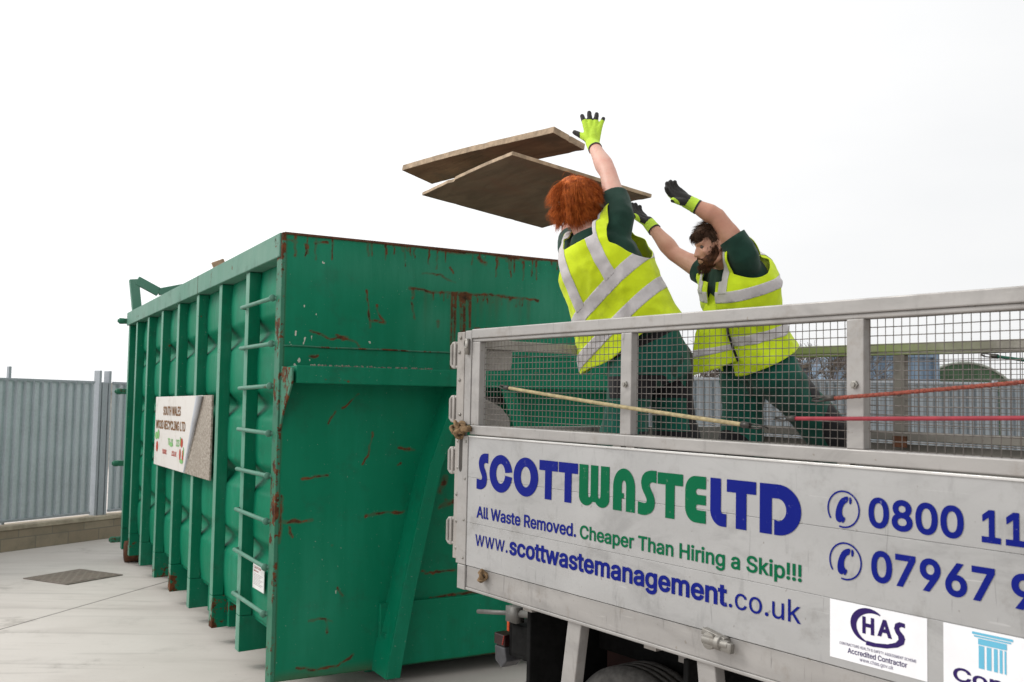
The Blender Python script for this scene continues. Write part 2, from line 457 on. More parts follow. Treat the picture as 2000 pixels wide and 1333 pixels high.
def seg_d(px, py, a, b):
    dx, dy = b[0] - a[0], b[1] - a[1]
    t = max(0, min(1, ((px - a[0]) * dx + (py - a[1]) * dy) / (dx * dx + dy * dy + 1e-9)))
    return math.hypot(px - a[0] - t * dx, py - a[1] - t * dy)

def front_panel():
    st = .0085
    nx, nz = int(SW / st), int((SH - .1) / st)
    vs, rust, scuff, fade_, fs = [], [], [], [], []
    grid_r = {}; grid_s = {}
    def splat(dst, pl, w):
        for a, b in zip(pl, pl[1:]):
            m = w * 1.5 + .010
            i0, i1 = int((min(a[0], b[0]) - m) / st), int((max(a[0], b[0]) + m) / st) + 1
            k0, k1 = int((min(a[1], b[1]) - m - .1) / st), int((max(a[1], b[1]) + m - .1) / st) + 1
            for i in range(max(0, i0), min(nx, i1) + 1):
                for k in range(max(0, k0), min(nz, k1) + 1):
                    px, pz = i * st, .1 + k * st
                    jx, jz = .009 * noise.noise((px * 30, pz * 30, 1.5)), .009 * noise.noise((px * 30, pz * 30, 7.5))
                    d = seg_d(px + jx, pz + jz, a, b)
                    val = max(0.0, 1.0 - d / (w * .62 + .0078)) * (.80 + .75 * noise.noise((px * 16, pz * 16, 3.0)))
                    if val > dst.get((i, k), 0): dst[(i, k)] = val
    for pl, w in RUSTL:
        splat(grid_r, pl, w)
    for pl, w in SCUFF: splat(grid_s, pl, w * .3)
    rnd = random.Random(3)
    for k in range(46):                       # drips from the top edge and from the long scar
        x = rnd.uniform(.1, 2.45); l = rnd.uniform(.03, .16)
        splat(grid_r, [(x, 2.775), (x + rnd.uniform(-.01, .01), 2.775 - l)], rnd.uniform(.001, .004))
    for k in range(26):
        x = rnd.uniform(.85, 1.75)
        splat(grid_r, [(x, 2.49), (x, 2.49 - rnd.uniform(.02, .06))], .003)
    for k in range(22):
        x = .25 + 2.0 * rnd.random(); z = .2 + 2.5 * rnd.random()
        if rnd.random() < .5: splat(grid_r, [(x, z), (x + rnd.uniform(-.03, .03), z + rnd.uniform(-.02, .02))], rnd.uniform(.003, .008))
    for k in range(nz + 1):
        for i in range(nx + 1):
            x, z = i * st, .1 + k * st
            y = (noise.noise((x * 1.6, z * 1.3, 4.2)) * .008 + noise.noise((x * 4, z * 3.4, 9.2)) * .003)
            y *= min(1, x / .15, (SW - x) / .15)
            vs.append((x, y, z))
            r = grid_r.get((i, k), 0.0)
            if 1.12 < x < 1.44 and 1.98 < z < 2.49:      # rubbed bare behind the hook bar
                s = noise.noise((x * 46, z * 1.6, 1.0)) * .75 + .52 + .25 * noise.noise((x * 9, z * 6, 4.0)) + max(0, (z - 2.43) * 8)
                e = min(1, (x - 1.12) / .02, (1.44 - x) / .03)
                if 1.285 < x < 1.315: s *= .25
                if x > 1.31: s = .95 if z < 2.27 + .02 * noise.noise((x * 20, 0, 0)) else s * .25
                r = max(r, s * e)
            edge = max(0, 1 - x / .030) * (.55 + .5 * noise.noise((0, z * 5, 0)))
            top = max(0, 1 - (SH - z) / (.016 + .030 * max(0, min(1, x - .4)) * (.6 + noise.noise((x * 4, 7, 0))))) * .95
            bot = max(0, 1 - (z - .1) / .09) * (.35 + .4 * noise.noise((x * 3, 0, 5)))
            fz = 0.0
            for cx, cz, rx, rz, am in ((1.0, 2.62, .75, .16, .8), (1.95, 2.45, .5, .25, 1.0), (1.0, 2.30, .16, .14, .7), (1.0, 1.915, 1.1, .06, .5), (.25, .5, .2, .5, .25), (1.7, .3, .7, .12, .5)):
                fz = max(fz, am * math.exp(-((x - cx) / rx) ** 2 - ((z - cz) / rz) ** 2))
            fade_.append(fz)
            # brown wash running down below the long scar
            if .84 < x < 1.8 and 2.1 < z < 2.49:
                r = max(r, .36 * (1 - (2.49 - z) / .39) * max(0, noise.noise((x * 26, z * 1.2, 3.3)) + .45))
            rust.append(max(r, edge, top, bot)); scuff.append(grid_s.get((i, k), 0.0))
    for k in range(nz):
        for i in range(nx):
            a = k * (nx + 1) + i
            fs.append((a, a + 1, a + nx + 2, a + nx + 1))
    me = bpy.data.meshes.new('front_panel')
    me.from_pydata(vs, [], fs)
    for nm, dat in (('rust', rust), ('scuff', scuff), ('fade', fade_)):
        at = me.attributes.new(nm, 'FLOAT', 'POINT'); at.data.foreach_set('value', dat)
    o = link('front_panel', me, P_FRONT, skip, True)
    s = o.modifiers.new('solid', 'SOLIDIFY'); s.thickness = .006; s.offset = -1
    return o
front = front_panel()

# weld bead across the upper panel
bm = B()
tube(bm, [(x, -.003 + .001 * math.sin(x * 90), 2.092 + .003 * noise.noise((x * 5, 0, 0))) for x in [.01 + i * .03 for i in range(83)]], .006, 6)
obj('weld_bead', bm, P_EDGE, front, True)

# corner posts
for x0, x1 in ((-.012, .012), (SW - .012, SW + .012)):
    bm = B(); box(bm, x0, x1, -.004, .105, .03, 2.783)
    obj('corner_post', bm, P_EDGE, skip, bevel=.004)

# ledge over the recess, with tapered end gussets
bm = B()
box(bm, .03, SW - .03, -.22, -.012, 1.862, 1.966)
led = obj('front_ledge', bm, P_LEG, skip, bevel=.006)
bm = B()
rnd = random.Random(5)
for k in range(170):                      # crumbs of debris lying on the ledge
    x = .12 + .80 * rnd.random() if k < 130 else 1.45 + .9 * rnd.random(); s = rnd.uniform(.002, .0075)
    M = Matrix.Translation((x, -.215 + rnd.random() * .04, 1.966 + s * .5)) @ Euler((rnd.random() * 3, rnd.random() * 3, rnd.random() * 3)).to_matrix().to_4x4()
    box(bm, -s, s, -s * .6, s * .6, -s * .5, s * .5, M)
o = obj('ledge_debris', bm, plain('debris', (.16, .155, .125), .95, 0, .5, 30), led); o['kind'] = 'stuff'
for x0, xs in ((0.0, .012), (SW - .012, .012)):
    pts = [(-.002, 1.966), (-.222, 1.95), (-.222, 1.86), (-.17, 1.80), (-.10, 1.73), (-.04, 1.65), (-.002, 1.57)]
    bm = B(); prism(bm, pts, lambda p: Vector((x0, p[0], p[1])), lambda p: Vector((x0 + xs, p[0], p[1])))
    obj('end_gusset', bm, P_EDGE, led, bevel=.003)

# leaning legs of the hook frame (web + flange), mirrored about the middle
for sgn in (1, -1):
    def X(x): return x if sgn == 1 else 2 * 1.30 - x
    bm = B()
    web = [(1.092, 1.86), (.915, 1.36), (.735, .60), (.645, .235), (.625, .10)]
    flgL = [(1.090, 1.86), (.905, 1.36), (.735, .60), (.662, .22), (.64, .085)]
    flgR = [(1.19, 1.86), (.99, 1.36), (.822, .60), (.752, .22), (.73, .085)]
    # web strip from the panel to the flange
    for (a, a2), (b, b2) in zip(zip(web, flgL), zip(web[1:], flgL[1:])):
        q = [(X(a[0]), .0, a[1]), (X(a2[0]), -.19, a2[1]), (X(b2[0]), -.19, b2[1]), (X(b[0]), .0, b[1])]
        vsq = [bm.verts.new(p) for p in q]; vsr = [bm.verts.new((p[0] + sgn * .008, p[1], p[2])) for p in q]
        for k in range(4): bm.faces.new((vsq[k], vsq[(k + 1) % 4], vsr[(k + 1) % 4], vsr[k]))
        bm.faces.new(vsq); bm.faces.new(vsr[::-1])
    leg = obj('frame_leg', bm, P_FRONT, skip)
    bm = B()
    poly = [(X(a[0]), a[1]) for a in flgL] + [(X(a[0]), a[1]) for a in flgR[::-1]]
    prism(bm, poly, lambda p: Vector((p[0], -.205, p[1])), lambda p: Vector((p[0], -.190, p[1])))
    obj('leg_flange', bm, P_LEG, leg, bevel=.003)
# hook bar and lower beam between / beside the legs
bm = B(); box(bm, .66, SW - .02, -.035, .0, .115, .505); obj('front_beam', bm, P_FRONT, skip, bevel=.006)
bm = B(); tube(bm, [(1.12, -.10, 1.78), (1.48, -.10, 1.78)], .03, 12); obj('hook_bar', bm, STEEL, skip, True)
bm = B(); box(bm, .014, SW - .014, .020, .09, 2.70, 2.774); obj('front_lip', bm, P_EDGE, skip, bevel=.004)
bm = B(); box(bm, .0, SW, -.006, .004, 2.772, 2.786); obj('lip_strip', bm, RUST, skip, bevel=.002)

# side sheets: horizontal pillows with grooves between them
GROOVES = (2.225, 1.735, 1.248, .765)
def side_x(z):
    x = .088
    for g in GROOVES:
        d = abs(z - g)
        if d < .10:
            t = 1 - d / .10
            x = max(x, .088 + .060 * (t * t * (3 - 2 * t)) ** .8)
    edges = sorted((2.63,) + GROOVES + (.36,))
    for a, b in zip(edges, edges[1:]):
        if a <= z <= b:
            u = (z - a) / (b - a); x -= .015 * math.sin(PI * u)
    return x
zs = [.34 + i * (2.64 - .34) / 150 for i in range(151)]
for side in (0, 1):
    vs, fs = [], []
    ys = [.02 + i * .0755 for i in range(80)]
    for y in ys:
        for z in zs:
            x = side_x(z) + noise.noise((y * 1.7, z * 1.7, 2.2)) * .006
            # each bay bulges a little between its ribs
            u = (y - .83) / .783; u -= math.floor(u)
            x -= .007 * math.sin(PI * u) ** .5
            vs.append((x if side == 0 else SW - x, y, z))
    n = len(zs)
    for i in range(len(ys) - 1):
        for k in range(n - 1):
            a = i * n + k; fs.append((a, a + 1, a + n + 1, a + n))
    me = bpy.data.meshes.new('side_sheet'); me.from_pydata(vs, [], fs)
    o = link('side_sheet', me, P_SIDE, skip, True)
    o.modifiers.new('solid', 'SOLIDIFY').thickness = .004
RIBS = (.83, 1.61, 2.40, 3.19, 3.97, 4.75, 5.48, 6.02)
bm = B(); box(bm, 0, 1, 0, 1, 0, 1); bm.free()
for side in (0, 1):
    m = (lambda a: a) if side == 0 else (lambda a: SW - a)
    for y in RIBS:
        bm = B()
        w = .045
        box(bm, min(m(0), m(.082)), max(m(0), m(.082)), y - w, y + w, .34, 2.632)
        pts = [(m(0), .105), (m(.42), .12), (m(.42), .335), (m(0.0), .338)]
        prism(bm, pts, lambda p: Vector((p[0], y - w - .003, p[1])), lambda p: Vector((p[0], y + w + .003, p[1])))
        bm.normal_update()
        rb = obj('side_rib', bm, [P_RIB, P_FLANGE_LIT], skip)
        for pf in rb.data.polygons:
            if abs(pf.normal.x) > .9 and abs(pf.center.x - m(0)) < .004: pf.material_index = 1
        bv = rb.modifiers.new('bevel', 'BEVEL'); bv.width = .005; bv.segments = 2; bv.limit_method = 'ANGLE'
    bm = B(); box(bm, min(m(-.022), m(.11)), max(m(-.022), m(.11)), .022, 6.08, 2.635, 2.783)
    tr = obj('top_rail', bm, P_RAIL, skip, bevel=.006)
    bm = B(); box(bm, min(m(-.0235), m(-.0222)), max(m(-.0235), m(-.0222)), 2.318, 2.324, 2.636, 2.782); obj('rail_joint', bm, RUST, tr)
# inside / floor / rear doors / rails
bm = B(); box(bm, .1, SW - .1, .02, 6.0, .315, .34); obj('floor_plate', bm, P_SIDE, skip)
bm = B(); box(bm, .02, SW / 2 - .005, 6.045, 6.085, .15, 2.63); obj('rear_door', bm, P_SIDE, skip, bevel=.005)
bm = B(); box(bm, SW / 2 + .005, SW - .02, 6.045, 6.085, .15, 2.63); obj('rear_door', bm, P_SIDE, skip, bevel=.005)
for k in range(10):
    bm = B(); box(bm, .10, SW - .10, .22 + k * .62, .28 + k * .62, .125, .314); obj('shade_bearer', bm, P_RIB, skip)  # beams added to block side light and darken the ground under the container
for x in (.72, 1.78):
    bm = B()
    prism(bm, [(-.10, .34), (6.0, .34), (6.0, .03), (.22, .03), (.02, .09), (-.10, .20)], lambda p: Vector((x - .05, p[0], p[1] - .005)), lambda p: Vector((x + .05, p[0], p[1] - .005)))
    obj('runner_rail', bm, P_LEG, skip, bevel=.006)
for x in (.15, SW - .15):
    bm = B(); lathe(bm, [(.03, -.16), (.115, -.15), (.115, .14), (.09, .145), (.09, .16), (.03, .165)], (x, 5.72, .116), (1, 0, 0), 28)
    obj('rear_roller', bm, RUST, skip, True)
# ladder rungs at the front end of the left side
for z in (2.392, 2.115, 1.845, 1.57, 1.303, 1.035, .768, .482):
    bm = B(); dz = random.uniform(-.012, .012)
    tube(bm, [(.004, .86, z), (-.028, .855, z), (-.03, .12, z + dz), (.004, .095, z + dz)], .0135, 10)
    lathe(bm, [(.022, 0), (.022, .012)], (-.032, .112, z + dz), (0, -1, 0), 10)
    obj('ladder_rung', bm, P_RAIL, skip, True)
# latch brackets at the far end
for z in (2.69, 1.88, 1.06, .20):
    bm = B()
    box(bm, -.055, .02, 6.10, 6.16, z - .03, z + .03)
    lathe(bm, [(.035, 0), (.035, .05), (.02, .06), (.02, .07)], (-.045, 6.13, z), (-1, 0, 0), 12)
    obj('latch_bracket', bm, P_EDGE, skip, bevel=.004)
# bent cross frame over the tail
bm = B()
bar(bm, (.075, 6.0, 2.78), (.025, 6.0, 3.165), .10, .09, (0, 1, 0))
obj('tail_upright', bm, P_RAIL, skip, bevel=.005)
bm = B()
bar(bm, (.055, 5.98, 3.155), (.30, 5.98, 3.035), .06, .10)
bar(bm, (.295, 5.98, 3.037), (.62, 5.98, 3.125), .06, .08)
bar(bm, (.62, 5.98, 3.125), (2.45, 5.98, 3.125), .06, .08)
bar(bm, (2.45, 5.98, 2.78), (2.45, 5.98, 3.16), .06, .08, (0, 1, 0))
obj('tail_crossbar', bm, P_RAIL, skip, bevel=.005)

# ------------------------------------------------------------------ flat shapes and lettering
def arc(cx, cy, rx, ry, a0, a1, n=20):
    return [(cx + rx * math.cos(R(a0 + (a1 - a0) * i / n)), cy + ry * math.sin(R(a0 + (a1 - a0) * i / n))) for i in range(n + 1)]

def fill2d(contours):
    """even-odd filled 2-D contours -> bmesh in the XY plane"""
    cu = bpy.data.curves.new('c', 'CURVE'); cu.dimensions = '2D'; cu.fill_mode = 'BOTH'
    for c in contours:
        sp = cu.splines.new('POLY'); sp.points.add(len(c) - 1); sp.use_cyclic_u = True
        for p, q in zip(sp.points, c): p.co = (q[0], q[1], 0, 1)
    return curve_bm(cu)

def curve_bm(cu):
    o = bpy.data.objects.new('c', cu); COL.objects.link(o)
    dg = bpy.context.evaluated_depsgraph_get()
    me = bpy.data.meshes.new_from_object(o.evaluated_get(dg))
    bm = B(); bm.from_mesh(me)
    bpy.data.objects.remove(o); bpy.data.curves.remove(cu); bpy.data.meshes.remove(me)
    return bm

# plain grotesque letter outlines: advance width, then closed contours (thousandths of a unit; capitals are 509 high)
GLYPHS = {'!':[196,[[67,160,63,509,132,509,128,160],[98,-4,89,-4,81,-1,73,3,66,9,60,16,56,24,53,32,52,41,53,50,56,58,60,66,66,73,73,79,81,83,89,86,98,86,107,86,116,83,123,79,130,73,136,66,140,58,143,50,143,41,143,32,140,24,136,16,130,9,123,3,116,-1,107,-4]]],
'&':[448,[[197,-7,173,-6,150,-2,129,4,110,12,93,22,78,34,65,47,54,62,45,78,39,96,35,114,34,133,35,149,37,163,42,177,47,189,55,201,63,213,73,224,85,235,140,279,216,335,237,352,255,375,262,405,261,417,258,427,253,437,245,445,237,452,226,457,215,460,201,461,168,453,145,431,142,424,139,416,137,408,137,399,137,389,139,380,142,372,145,363,169,327,204,284,438,0,364,0,171,231,121,293,111,306,102,319,94,331,87,344,82,357,78,370,76,384,75,398,76,415,79,430,84,445,91,458,99,470,109,481,121,491,134,499,149,505,165,510,182,513,200,513,218,513,235,510,251,505,266,499,279,491,290,482,300,471,308,459,315,447,320,433,323,419,324,404,323,393,322,382,319,372,315,362,310,352,305,342,299,333,291,325,256,293,154,217,140,206,128,195,118,185,110,174,104,164,100,154,98,143,97,131,98,119,100,108,104,97,109,87,116,78,124,70,133,63,143,57,154,53,166,49,179,47,193,46,208,47,223,50,237,54,251,59,265,66,278,75,290,84,301,95,312,108,321,121,329,136,336,151,342,168,346,186,348,205,349,224,408,224,407,201,405,180,401,161,397,144,391,128,385,115,378,103,371,92,345,62,333,47,320,34,305,23,289,14,271,7,252,1,234,-3,215,-6]]],
'.':[188,[[95,-4,86,-4,78,-1,70,3,63,9,57,16,53,24,50,32,50,41,50,50,53,59,57,66,63,73,70,79,78,83,86,86,95,87,104,86,113,83,121,79,128,73,134,66,138,59,140,50,141,41,140,32,138,24,134,16,128,9,121,3,113,-1,104,-4]]],
'0':[453,[[227,-7,199,-5,174,1,151,11,130,24,111,41,95,62,80,86,69,113,60,144,53,178,49,214,48,254,49,294,53,330,60,364,69,395,81,422,95,447,112,467,130,484,151,498,174,508,200,514,227,516,254,514,279,508,302,498,323,484,342,467,358,447,372,422,384,395,393,364,400,330,404,294,405,254,404,214,400,178,393,144,384,113,373,86,359,62,342,41,323,24,302,11,279,1,254,-5],[227,50,245,51,261,56,276,63,290,74,303,87,313,103,323,122,330,144,336,168,340,194,343,223,344,254,343,285,340,314,336,341,330,365,323,387,313,405,303,422,290,435,276,446,261,453,245,458,227,460,209,458,192,453,177,446,163,435,151,422,140,405,131,387,123,365,117,341,113,314,110,285,109,254,110,223,113,194,117,168,123,144,131,122,140,103,151,87,163,74,177,63,192,56,209,51]]],
'1':[453,[[76,0,76,55,391,55,391,0],[276,509,276,0,212,0,212,448,209,448,86,358,86,427,198,509]]],
'2':[453,[[64,0,64,47,234,229,282,282,291,294,299,305,305,316,311,327,315,337,318,348,320,360,320,371,319,385,317,397,313,408,308,419,301,428,293,436,283,443,273,449,262,454,250,457,237,459,224,460,209,459,196,457,184,453,172,447,162,441,153,433,145,424,139,413,134,402,130,390,128,376,127,362,66,362,67,384,71,405,77,424,86,442,98,459,111,473,126,486,143,496,162,505,182,511,203,514,225,516,247,514,268,511,288,505,306,497,323,486,337,474,350,461,361,445,370,428,376,411,380,392,381,372,380,358,378,345,375,331,371,318,365,304,357,290,347,275,336,259,322,241,306,223,288,202,267,180,153,60,153,57,389,57,389,0]]],
'3':[453,[[218,-7,195,-6,173,-3,152,2,133,10,114,19,98,30,83,43,70,57,60,74,52,91,46,111,44,132,109,132,111,119,115,107,120,97,126,87,134,78,144,71,154,64,165,59,178,55,191,52,204,50,219,50,234,51,248,53,262,56,275,61,287,67,297,74,307,83,315,93,321,104,325,116,328,130,329,145,328,158,326,172,322,184,316,196,308,207,299,217,288,226,275,234,260,240,242,244,223,247,201,248,157,248,157,299,288,448,288,452,70,452,70,509,372,509,372,461,211,278,211,289,239,290,264,288,287,284,308,276,327,265,344,253,359,239,371,222,381,205,387,186,392,166,393,145,392,123,387,103,380,84,370,66,358,50,344,36,327,23,309,12,288,4,266,-2,243,-6]]],
'6':[453,[[226,-7,203,-5,182,-1,161,5,142,15,125,26,109,40,96,56,84,74,75,94,69,115,65,138,64,162,65,180,68,199,73,219,80,239,89,261,102,285,118,311,137,340,252,509,322,509,151,261,145,261,165,288,196,307,205,310,214,312,224,314,235,314,257,313,278,309,298,303,316,295,332,284,346,271,359,257,370,240,378,221,384,201,388,180,389,157,388,134,384,112,377,92,368,73,356,55,343,39,327,26,310,14,291,5,271,-2,249,-6],[226,48,241,49,254,52,267,56,279,63,289,70,299,79,307,90,314,101,320,114,324,128,327,142,327,157,327,173,324,187,320,201,314,213,307,225,299,235,289,244,279,251,267,258,254,262,241,264,226,265,212,264,198,262,186,258,174,252,163,244,153,235,145,225,138,214,132,201,128,188,126,174,125,158,126,143,128,128,132,114,138,102,145,90,153,79,163,70,174,63,186,56,198,52,212,49]]],
'7':[453,[[97,0,323,448,323,452,62,452,62,509,391,509,391,449,165,0]]],
'8':[453,[[226,-7,201,-6,178,-2,156,3,136,11,117,21,101,33,86,47,74,62,64,78,57,96,53,115,52,135,53,151,55,166,59,181,65,195,72,208,81,220,90,231,101,241,113,249,125,256,139,261,153,265,153,267,135,273,119,282,105,293,93,308,83,324,76,342,72,360,70,380,72,399,75,417,82,434,90,450,101,464,114,477,129,488,146,498,164,506,184,511,204,514,226,516,248,514,269,511,288,506,306,498,323,488,337,477,350,464,361,450,370,434,377,417,380,399,382,380,380,361,376,342,369,324,359,308,347,293,333,282,318,273,300,267,300,265,314,261,327,256,339,249,351,241,362,231,372,220,380,208,387,195,393,181,397,166,400,151,401,135,399,115,395,96,388,78,378,62,366,47,352,33,335,21,317,11,296,3,275,-2,251,-6],[226,49,243,50,258,52,272,55,285,60,296,66,307,74,315,82,323,91,329,102,333,113,336,126,337,139,336,152,333,165,329,177,322,189,314,199,305,208,295,216,283,223,270,228,256,232,242,234,226,235,211,234,196,232,182,228,169,223,157,216,147,208,138,199,130,189,123,177,119,165,116,152,115,139,116,126,119,113,123,102,129,91,136,82,145,74,156,66,167,60,180,55,195,52,210,50],[226,290,239,290,252,292,263,296,274,300,284,306,293,313,300,321,307,330,312,341,316,351,318,363,319,376,318,388,316,399,313,410,308,420,301,429,294,437,285,444,275,449,264,454,252,457,240,459,226,460,213,459,200,457,188,454,177,449,167,444,159,437,151,429,145,420,139,410,136,399,134,388,133,376,134,363,136,351,139,341,145,330,151,321,159,313,168,306,178,300,189,296,201,292,213,290]]],
'9':[453,[[226,516,249,514,271,510,291,503,310,494,328,482,343,468,356,452,368,434,377,414,384,393,388,371,389,347,388,328,385,309,380,290,373,270,363,248,350,224,334,197,315,168,200,0,130,0,301,248,307,248,287,221,257,202,248,199,238,196,228,195,218,195,195,196,175,199,155,206,137,214,121,225,106,237,94,252,83,269,74,287,68,307,65,329,64,352,65,375,69,397,75,417,85,436,96,454,110,469,125,483,143,494,162,504,182,510,203,514],[226,460,212,459,199,457,186,452,174,446,163,438,154,429,145,419,138,407,133,395,129,381,126,367,125,352,126,336,129,322,133,308,138,295,145,284,154,274,163,265,174,257,186,251,199,247,212,244,226,243,240,244,254,247,267,251,279,257,289,265,299,273,307,284,314,295,320,308,324,321,327,335,327,350,327,366,324,381,320,394,314,407,307,419,299,429,290,438,279,446,267,452,254,457,241,459]]],
'A':[480,[[16,0,201,509,276,509,463,0,395,0,287,302,264,372,232,478,245,478,213,371,191,302,85,0],[110,142,110,199,370,199,370,142]]],
'C':[510,[[267,-7,235,-5,205,1,177,11,150,25,126,42,104,63,86,88,70,115,57,146,48,179,42,215,40,254,42,293,48,329,57,362,70,393,86,421,104,445,126,466,150,484,177,498,205,508,235,514,267,516,286,515,305,513,323,509,340,504,357,498,373,490,388,481,402,471,415,460,427,447,438,433,448,418,456,402,463,385,469,367,473,348,408,348,405,361,401,373,395,384,389,395,382,404,375,413,366,421,357,428,348,435,337,440,327,445,315,449,304,452,292,454,280,455,267,456,245,454,223,450,203,443,184,432,166,419,150,403,137,385,125,364,116,340,109,314,105,285,103,254,105,223,109,194,116,168,125,145,137,123,151,105,166,89,184,76,203,66,223,59,245,54,267,53,280,53,292,55,304,57,315,60,327,64,337,69,348,74,357,81,366,88,375,96,382,105,389,114,395,125,401,136,405,148,408,160,473,160,469,142,463,124,457,107,448,91,438,76,428,62,416,49,402,38,388,28,373,19,357,11,341,5,323,0,305,-4,286,-6]]],
'D':[502,[[219,0,96,0,96,57,215,57,244,58,272,63,296,70,318,81,337,94,354,110,368,128,379,149,388,172,394,198,398,226,399,255,398,285,394,312,388,337,379,361,368,381,354,399,338,415,320,428,299,438,275,446,249,450,221,452,93,452,93,509,225,509,261,507,294,501,325,492,353,478,377,461,399,441,418,418,433,391,446,361,455,329,460,293,462,255,460,217,455,181,446,149,433,119,417,92,398,68,376,48,351,31,322,17,291,8,256,2],[125,509,125,0,60,0,60,509]]],
'E':[419,[[60,0,60,509,372,509,372,452,125,452,125,286,355,286,355,229,125,229,125,57,375,57,375,0]]],
'F':[410,[[60,0,60,509,369,509,369,452,125,452,125,278,346,278,346,221,125,221,125,0]]],
'G':[520,[[269,-7,236,-5,205,1,176,11,149,25,125,43,104,64,85,88,69,116,57,146,47,179,42,215,40,254,42,293,47,329,57,362,69,393,85,421,103,445,125,466,149,484,175,498,203,508,233,514,265,516,285,515,304,513,322,509,340,504,358,497,374,489,389,480,403,469,416,458,429,445,439,431,449,416,458,401,465,384,470,367,474,349,408,349,404,361,399,372,393,383,387,393,380,403,373,411,365,420,356,427,347,434,337,439,326,444,315,448,304,452,291,454,279,455,265,456,243,454,222,450,202,443,183,432,166,419,150,404,137,385,125,364,116,340,109,314,105,285,103,254,105,223,109,194,116,168,125,145,137,124,151,105,166,90,184,76,203,66,224,59,246,54,269,53,290,54,309,57,328,63,345,71,360,81,374,93,386,107,396,123,404,141,410,160,414,180,415,202,434,199,283,199,283,256,478,256,478,200,476,170,471,141,463,115,451,91,436,69,419,50,399,33,377,19,352,8,326,0,298,-5]]],
'H':[517,[[60,0,60,509,125,509,125,289,392,289,392,509,457,509,457,0,392,0,392,232,125,232,125,0]]],
'I':[300,[[31,0,31,57,118,57,118,452,31,452,31,509,269,509,269,452,183,452,183,57,269,57,269,0]]],
'K':[467,[[104,145,104,216,139,261,174,303,212,344,364,509,448,509,231,276,228,276],[60,0,60,509,125,509,125,334,124,225,125,193,125,0],[372,0,188,259,228,309,449,0]]],
'L':[393,[[60,0,60,509,125,509,125,57,361,57,361,0]]],
'M':[628,[[60,0,60,509,152,509,277,187,287,159,299,123,311,84,322,49,307,49,318,83,330,121,342,158,352,187,476,509,568,509,568,0,504,0,504,291,504,327,505,369,506,413,507,457,513,457,498,409,482,363,467,322,456,291,342,0,286,0,170,291,159,321,145,361,129,408,112,457,119,457,120,416,121,372,122,328,122,291,122,0]]],
'N':[523,[[60,0,60,509,136,509,343,183,363,151,388,107,414,55,405,54,401,108,399,157,399,195,399,509,463,509,463,0,387,0,202,290,177,331,148,381,108,452,119,454,122,384,124,328,125,291,125,0]]],
'O':[533,[[267,-7,235,-5,205,1,177,11,150,25,126,42,105,63,86,88,70,115,57,146,48,179,42,215,40,254,42,293,48,329,57,362,70,393,86,421,105,445,126,466,150,484,177,498,205,508,235,514,267,516,299,514,329,508,357,498,384,484,408,466,429,445,448,421,464,393,477,362,486,329,491,293,493,254,491,215,486,179,477,146,464,115,448,88,429,63,408,42,384,25,357,11,329,1,299,-5],[267,53,289,54,310,59,330,66,349,76,367,89,383,105,396,123,408,144,418,168,425,194,429,223,430,254,429,286,425,314,418,341,408,365,396,386,383,404,367,420,349,433,330,443,310,450,289,454,267,456,245,454,223,450,203,443,184,433,167,420,151,404,137,385,125,364,116,340,109,314,105,285,103,254,105,223,109,194,116,168,125,144,137,123,151,105,167,89,184,76,203,66,223,59,245,54]]],
'P':[445,[[60,0,60,509,235,509,263,507,289,503,312,497,332,487,350,476,366,462,379,447,390,430,398,411,404,391,407,370,409,348,407,325,404,304,398,284,390,265,379,248,366,233,350,219,332,207,312,198,289,191,263,187,235,186,109,186,109,242,233,242,252,243,269,246,284,250,297,256,308,264,318,272,327,282,333,294,338,306,342,319,344,333,344,348,344,362,342,376,338,389,333,402,326,413,318,423,308,431,297,439,284,444,268,449,251,451,232,452,125,452,125,0]]],
'R':[449,[[60,0,60,509,236,509,264,507,290,504,313,497,333,489,351,478,367,465,380,450,390,433,399,415,405,395,408,374,409,352,408,330,405,309,399,290,390,271,380,255,367,240,351,228,333,217,312,209,289,203,264,199,236,198,96,198,96,255,234,255,252,256,269,258,284,262,298,267,309,273,319,281,327,290,334,300,339,312,342,324,344,338,345,352,344,367,342,380,339,393,334,405,327,415,319,425,309,433,298,440,284,445,269,449,252,451,233,452,125,452,125,0],[353,0,230,229,303,229,428,0]]],
'S':[447,[[224,-9,197,-8,172,-4,149,1,128,9,108,19,91,31,76,45,64,60,54,77,46,96,41,115,38,137,104,137,107,123,110,110,116,98,123,88,132,79,142,71,154,64,166,59,180,55,194,52,209,50,224,49,241,50,257,52,272,55,286,60,299,66,311,74,321,82,329,92,336,102,341,114,345,126,346,139,345,151,342,161,338,171,332,179,325,186,316,193,307,199,296,205,245,222,184,239,154,249,128,260,105,274,86,289,71,307,60,326,54,348,52,372,53,393,58,413,65,431,75,448,87,463,102,476,119,488,138,498,158,506,180,511,203,514,227,516,252,514,275,511,296,505,316,498,334,488,351,476,365,463,377,449,387,433,394,415,399,397,401,378,337,378,334,396,326,412,316,426,302,437,286,447,267,453,247,457,225,459,209,458,194,456,180,452,167,448,156,442,145,435,136,427,129,418,123,409,118,398,116,387,115,376,116,363,119,352,124,342,131,334,139,326,148,319,158,313,169,308,212,293,264,279,312,264,324,258,336,252,347,245,359,238,369,229,379,220,387,209,395,198,401,185,405,171,407,155,408,139,407,118,403,99,396,81,386,64,374,48,360,34,343,21,323,11,302,2,278,-4,252,-8]]],
'T':[449,[[32,452,32,509,417,509,417,452,257,452,257,0,193,0,193,452]]],
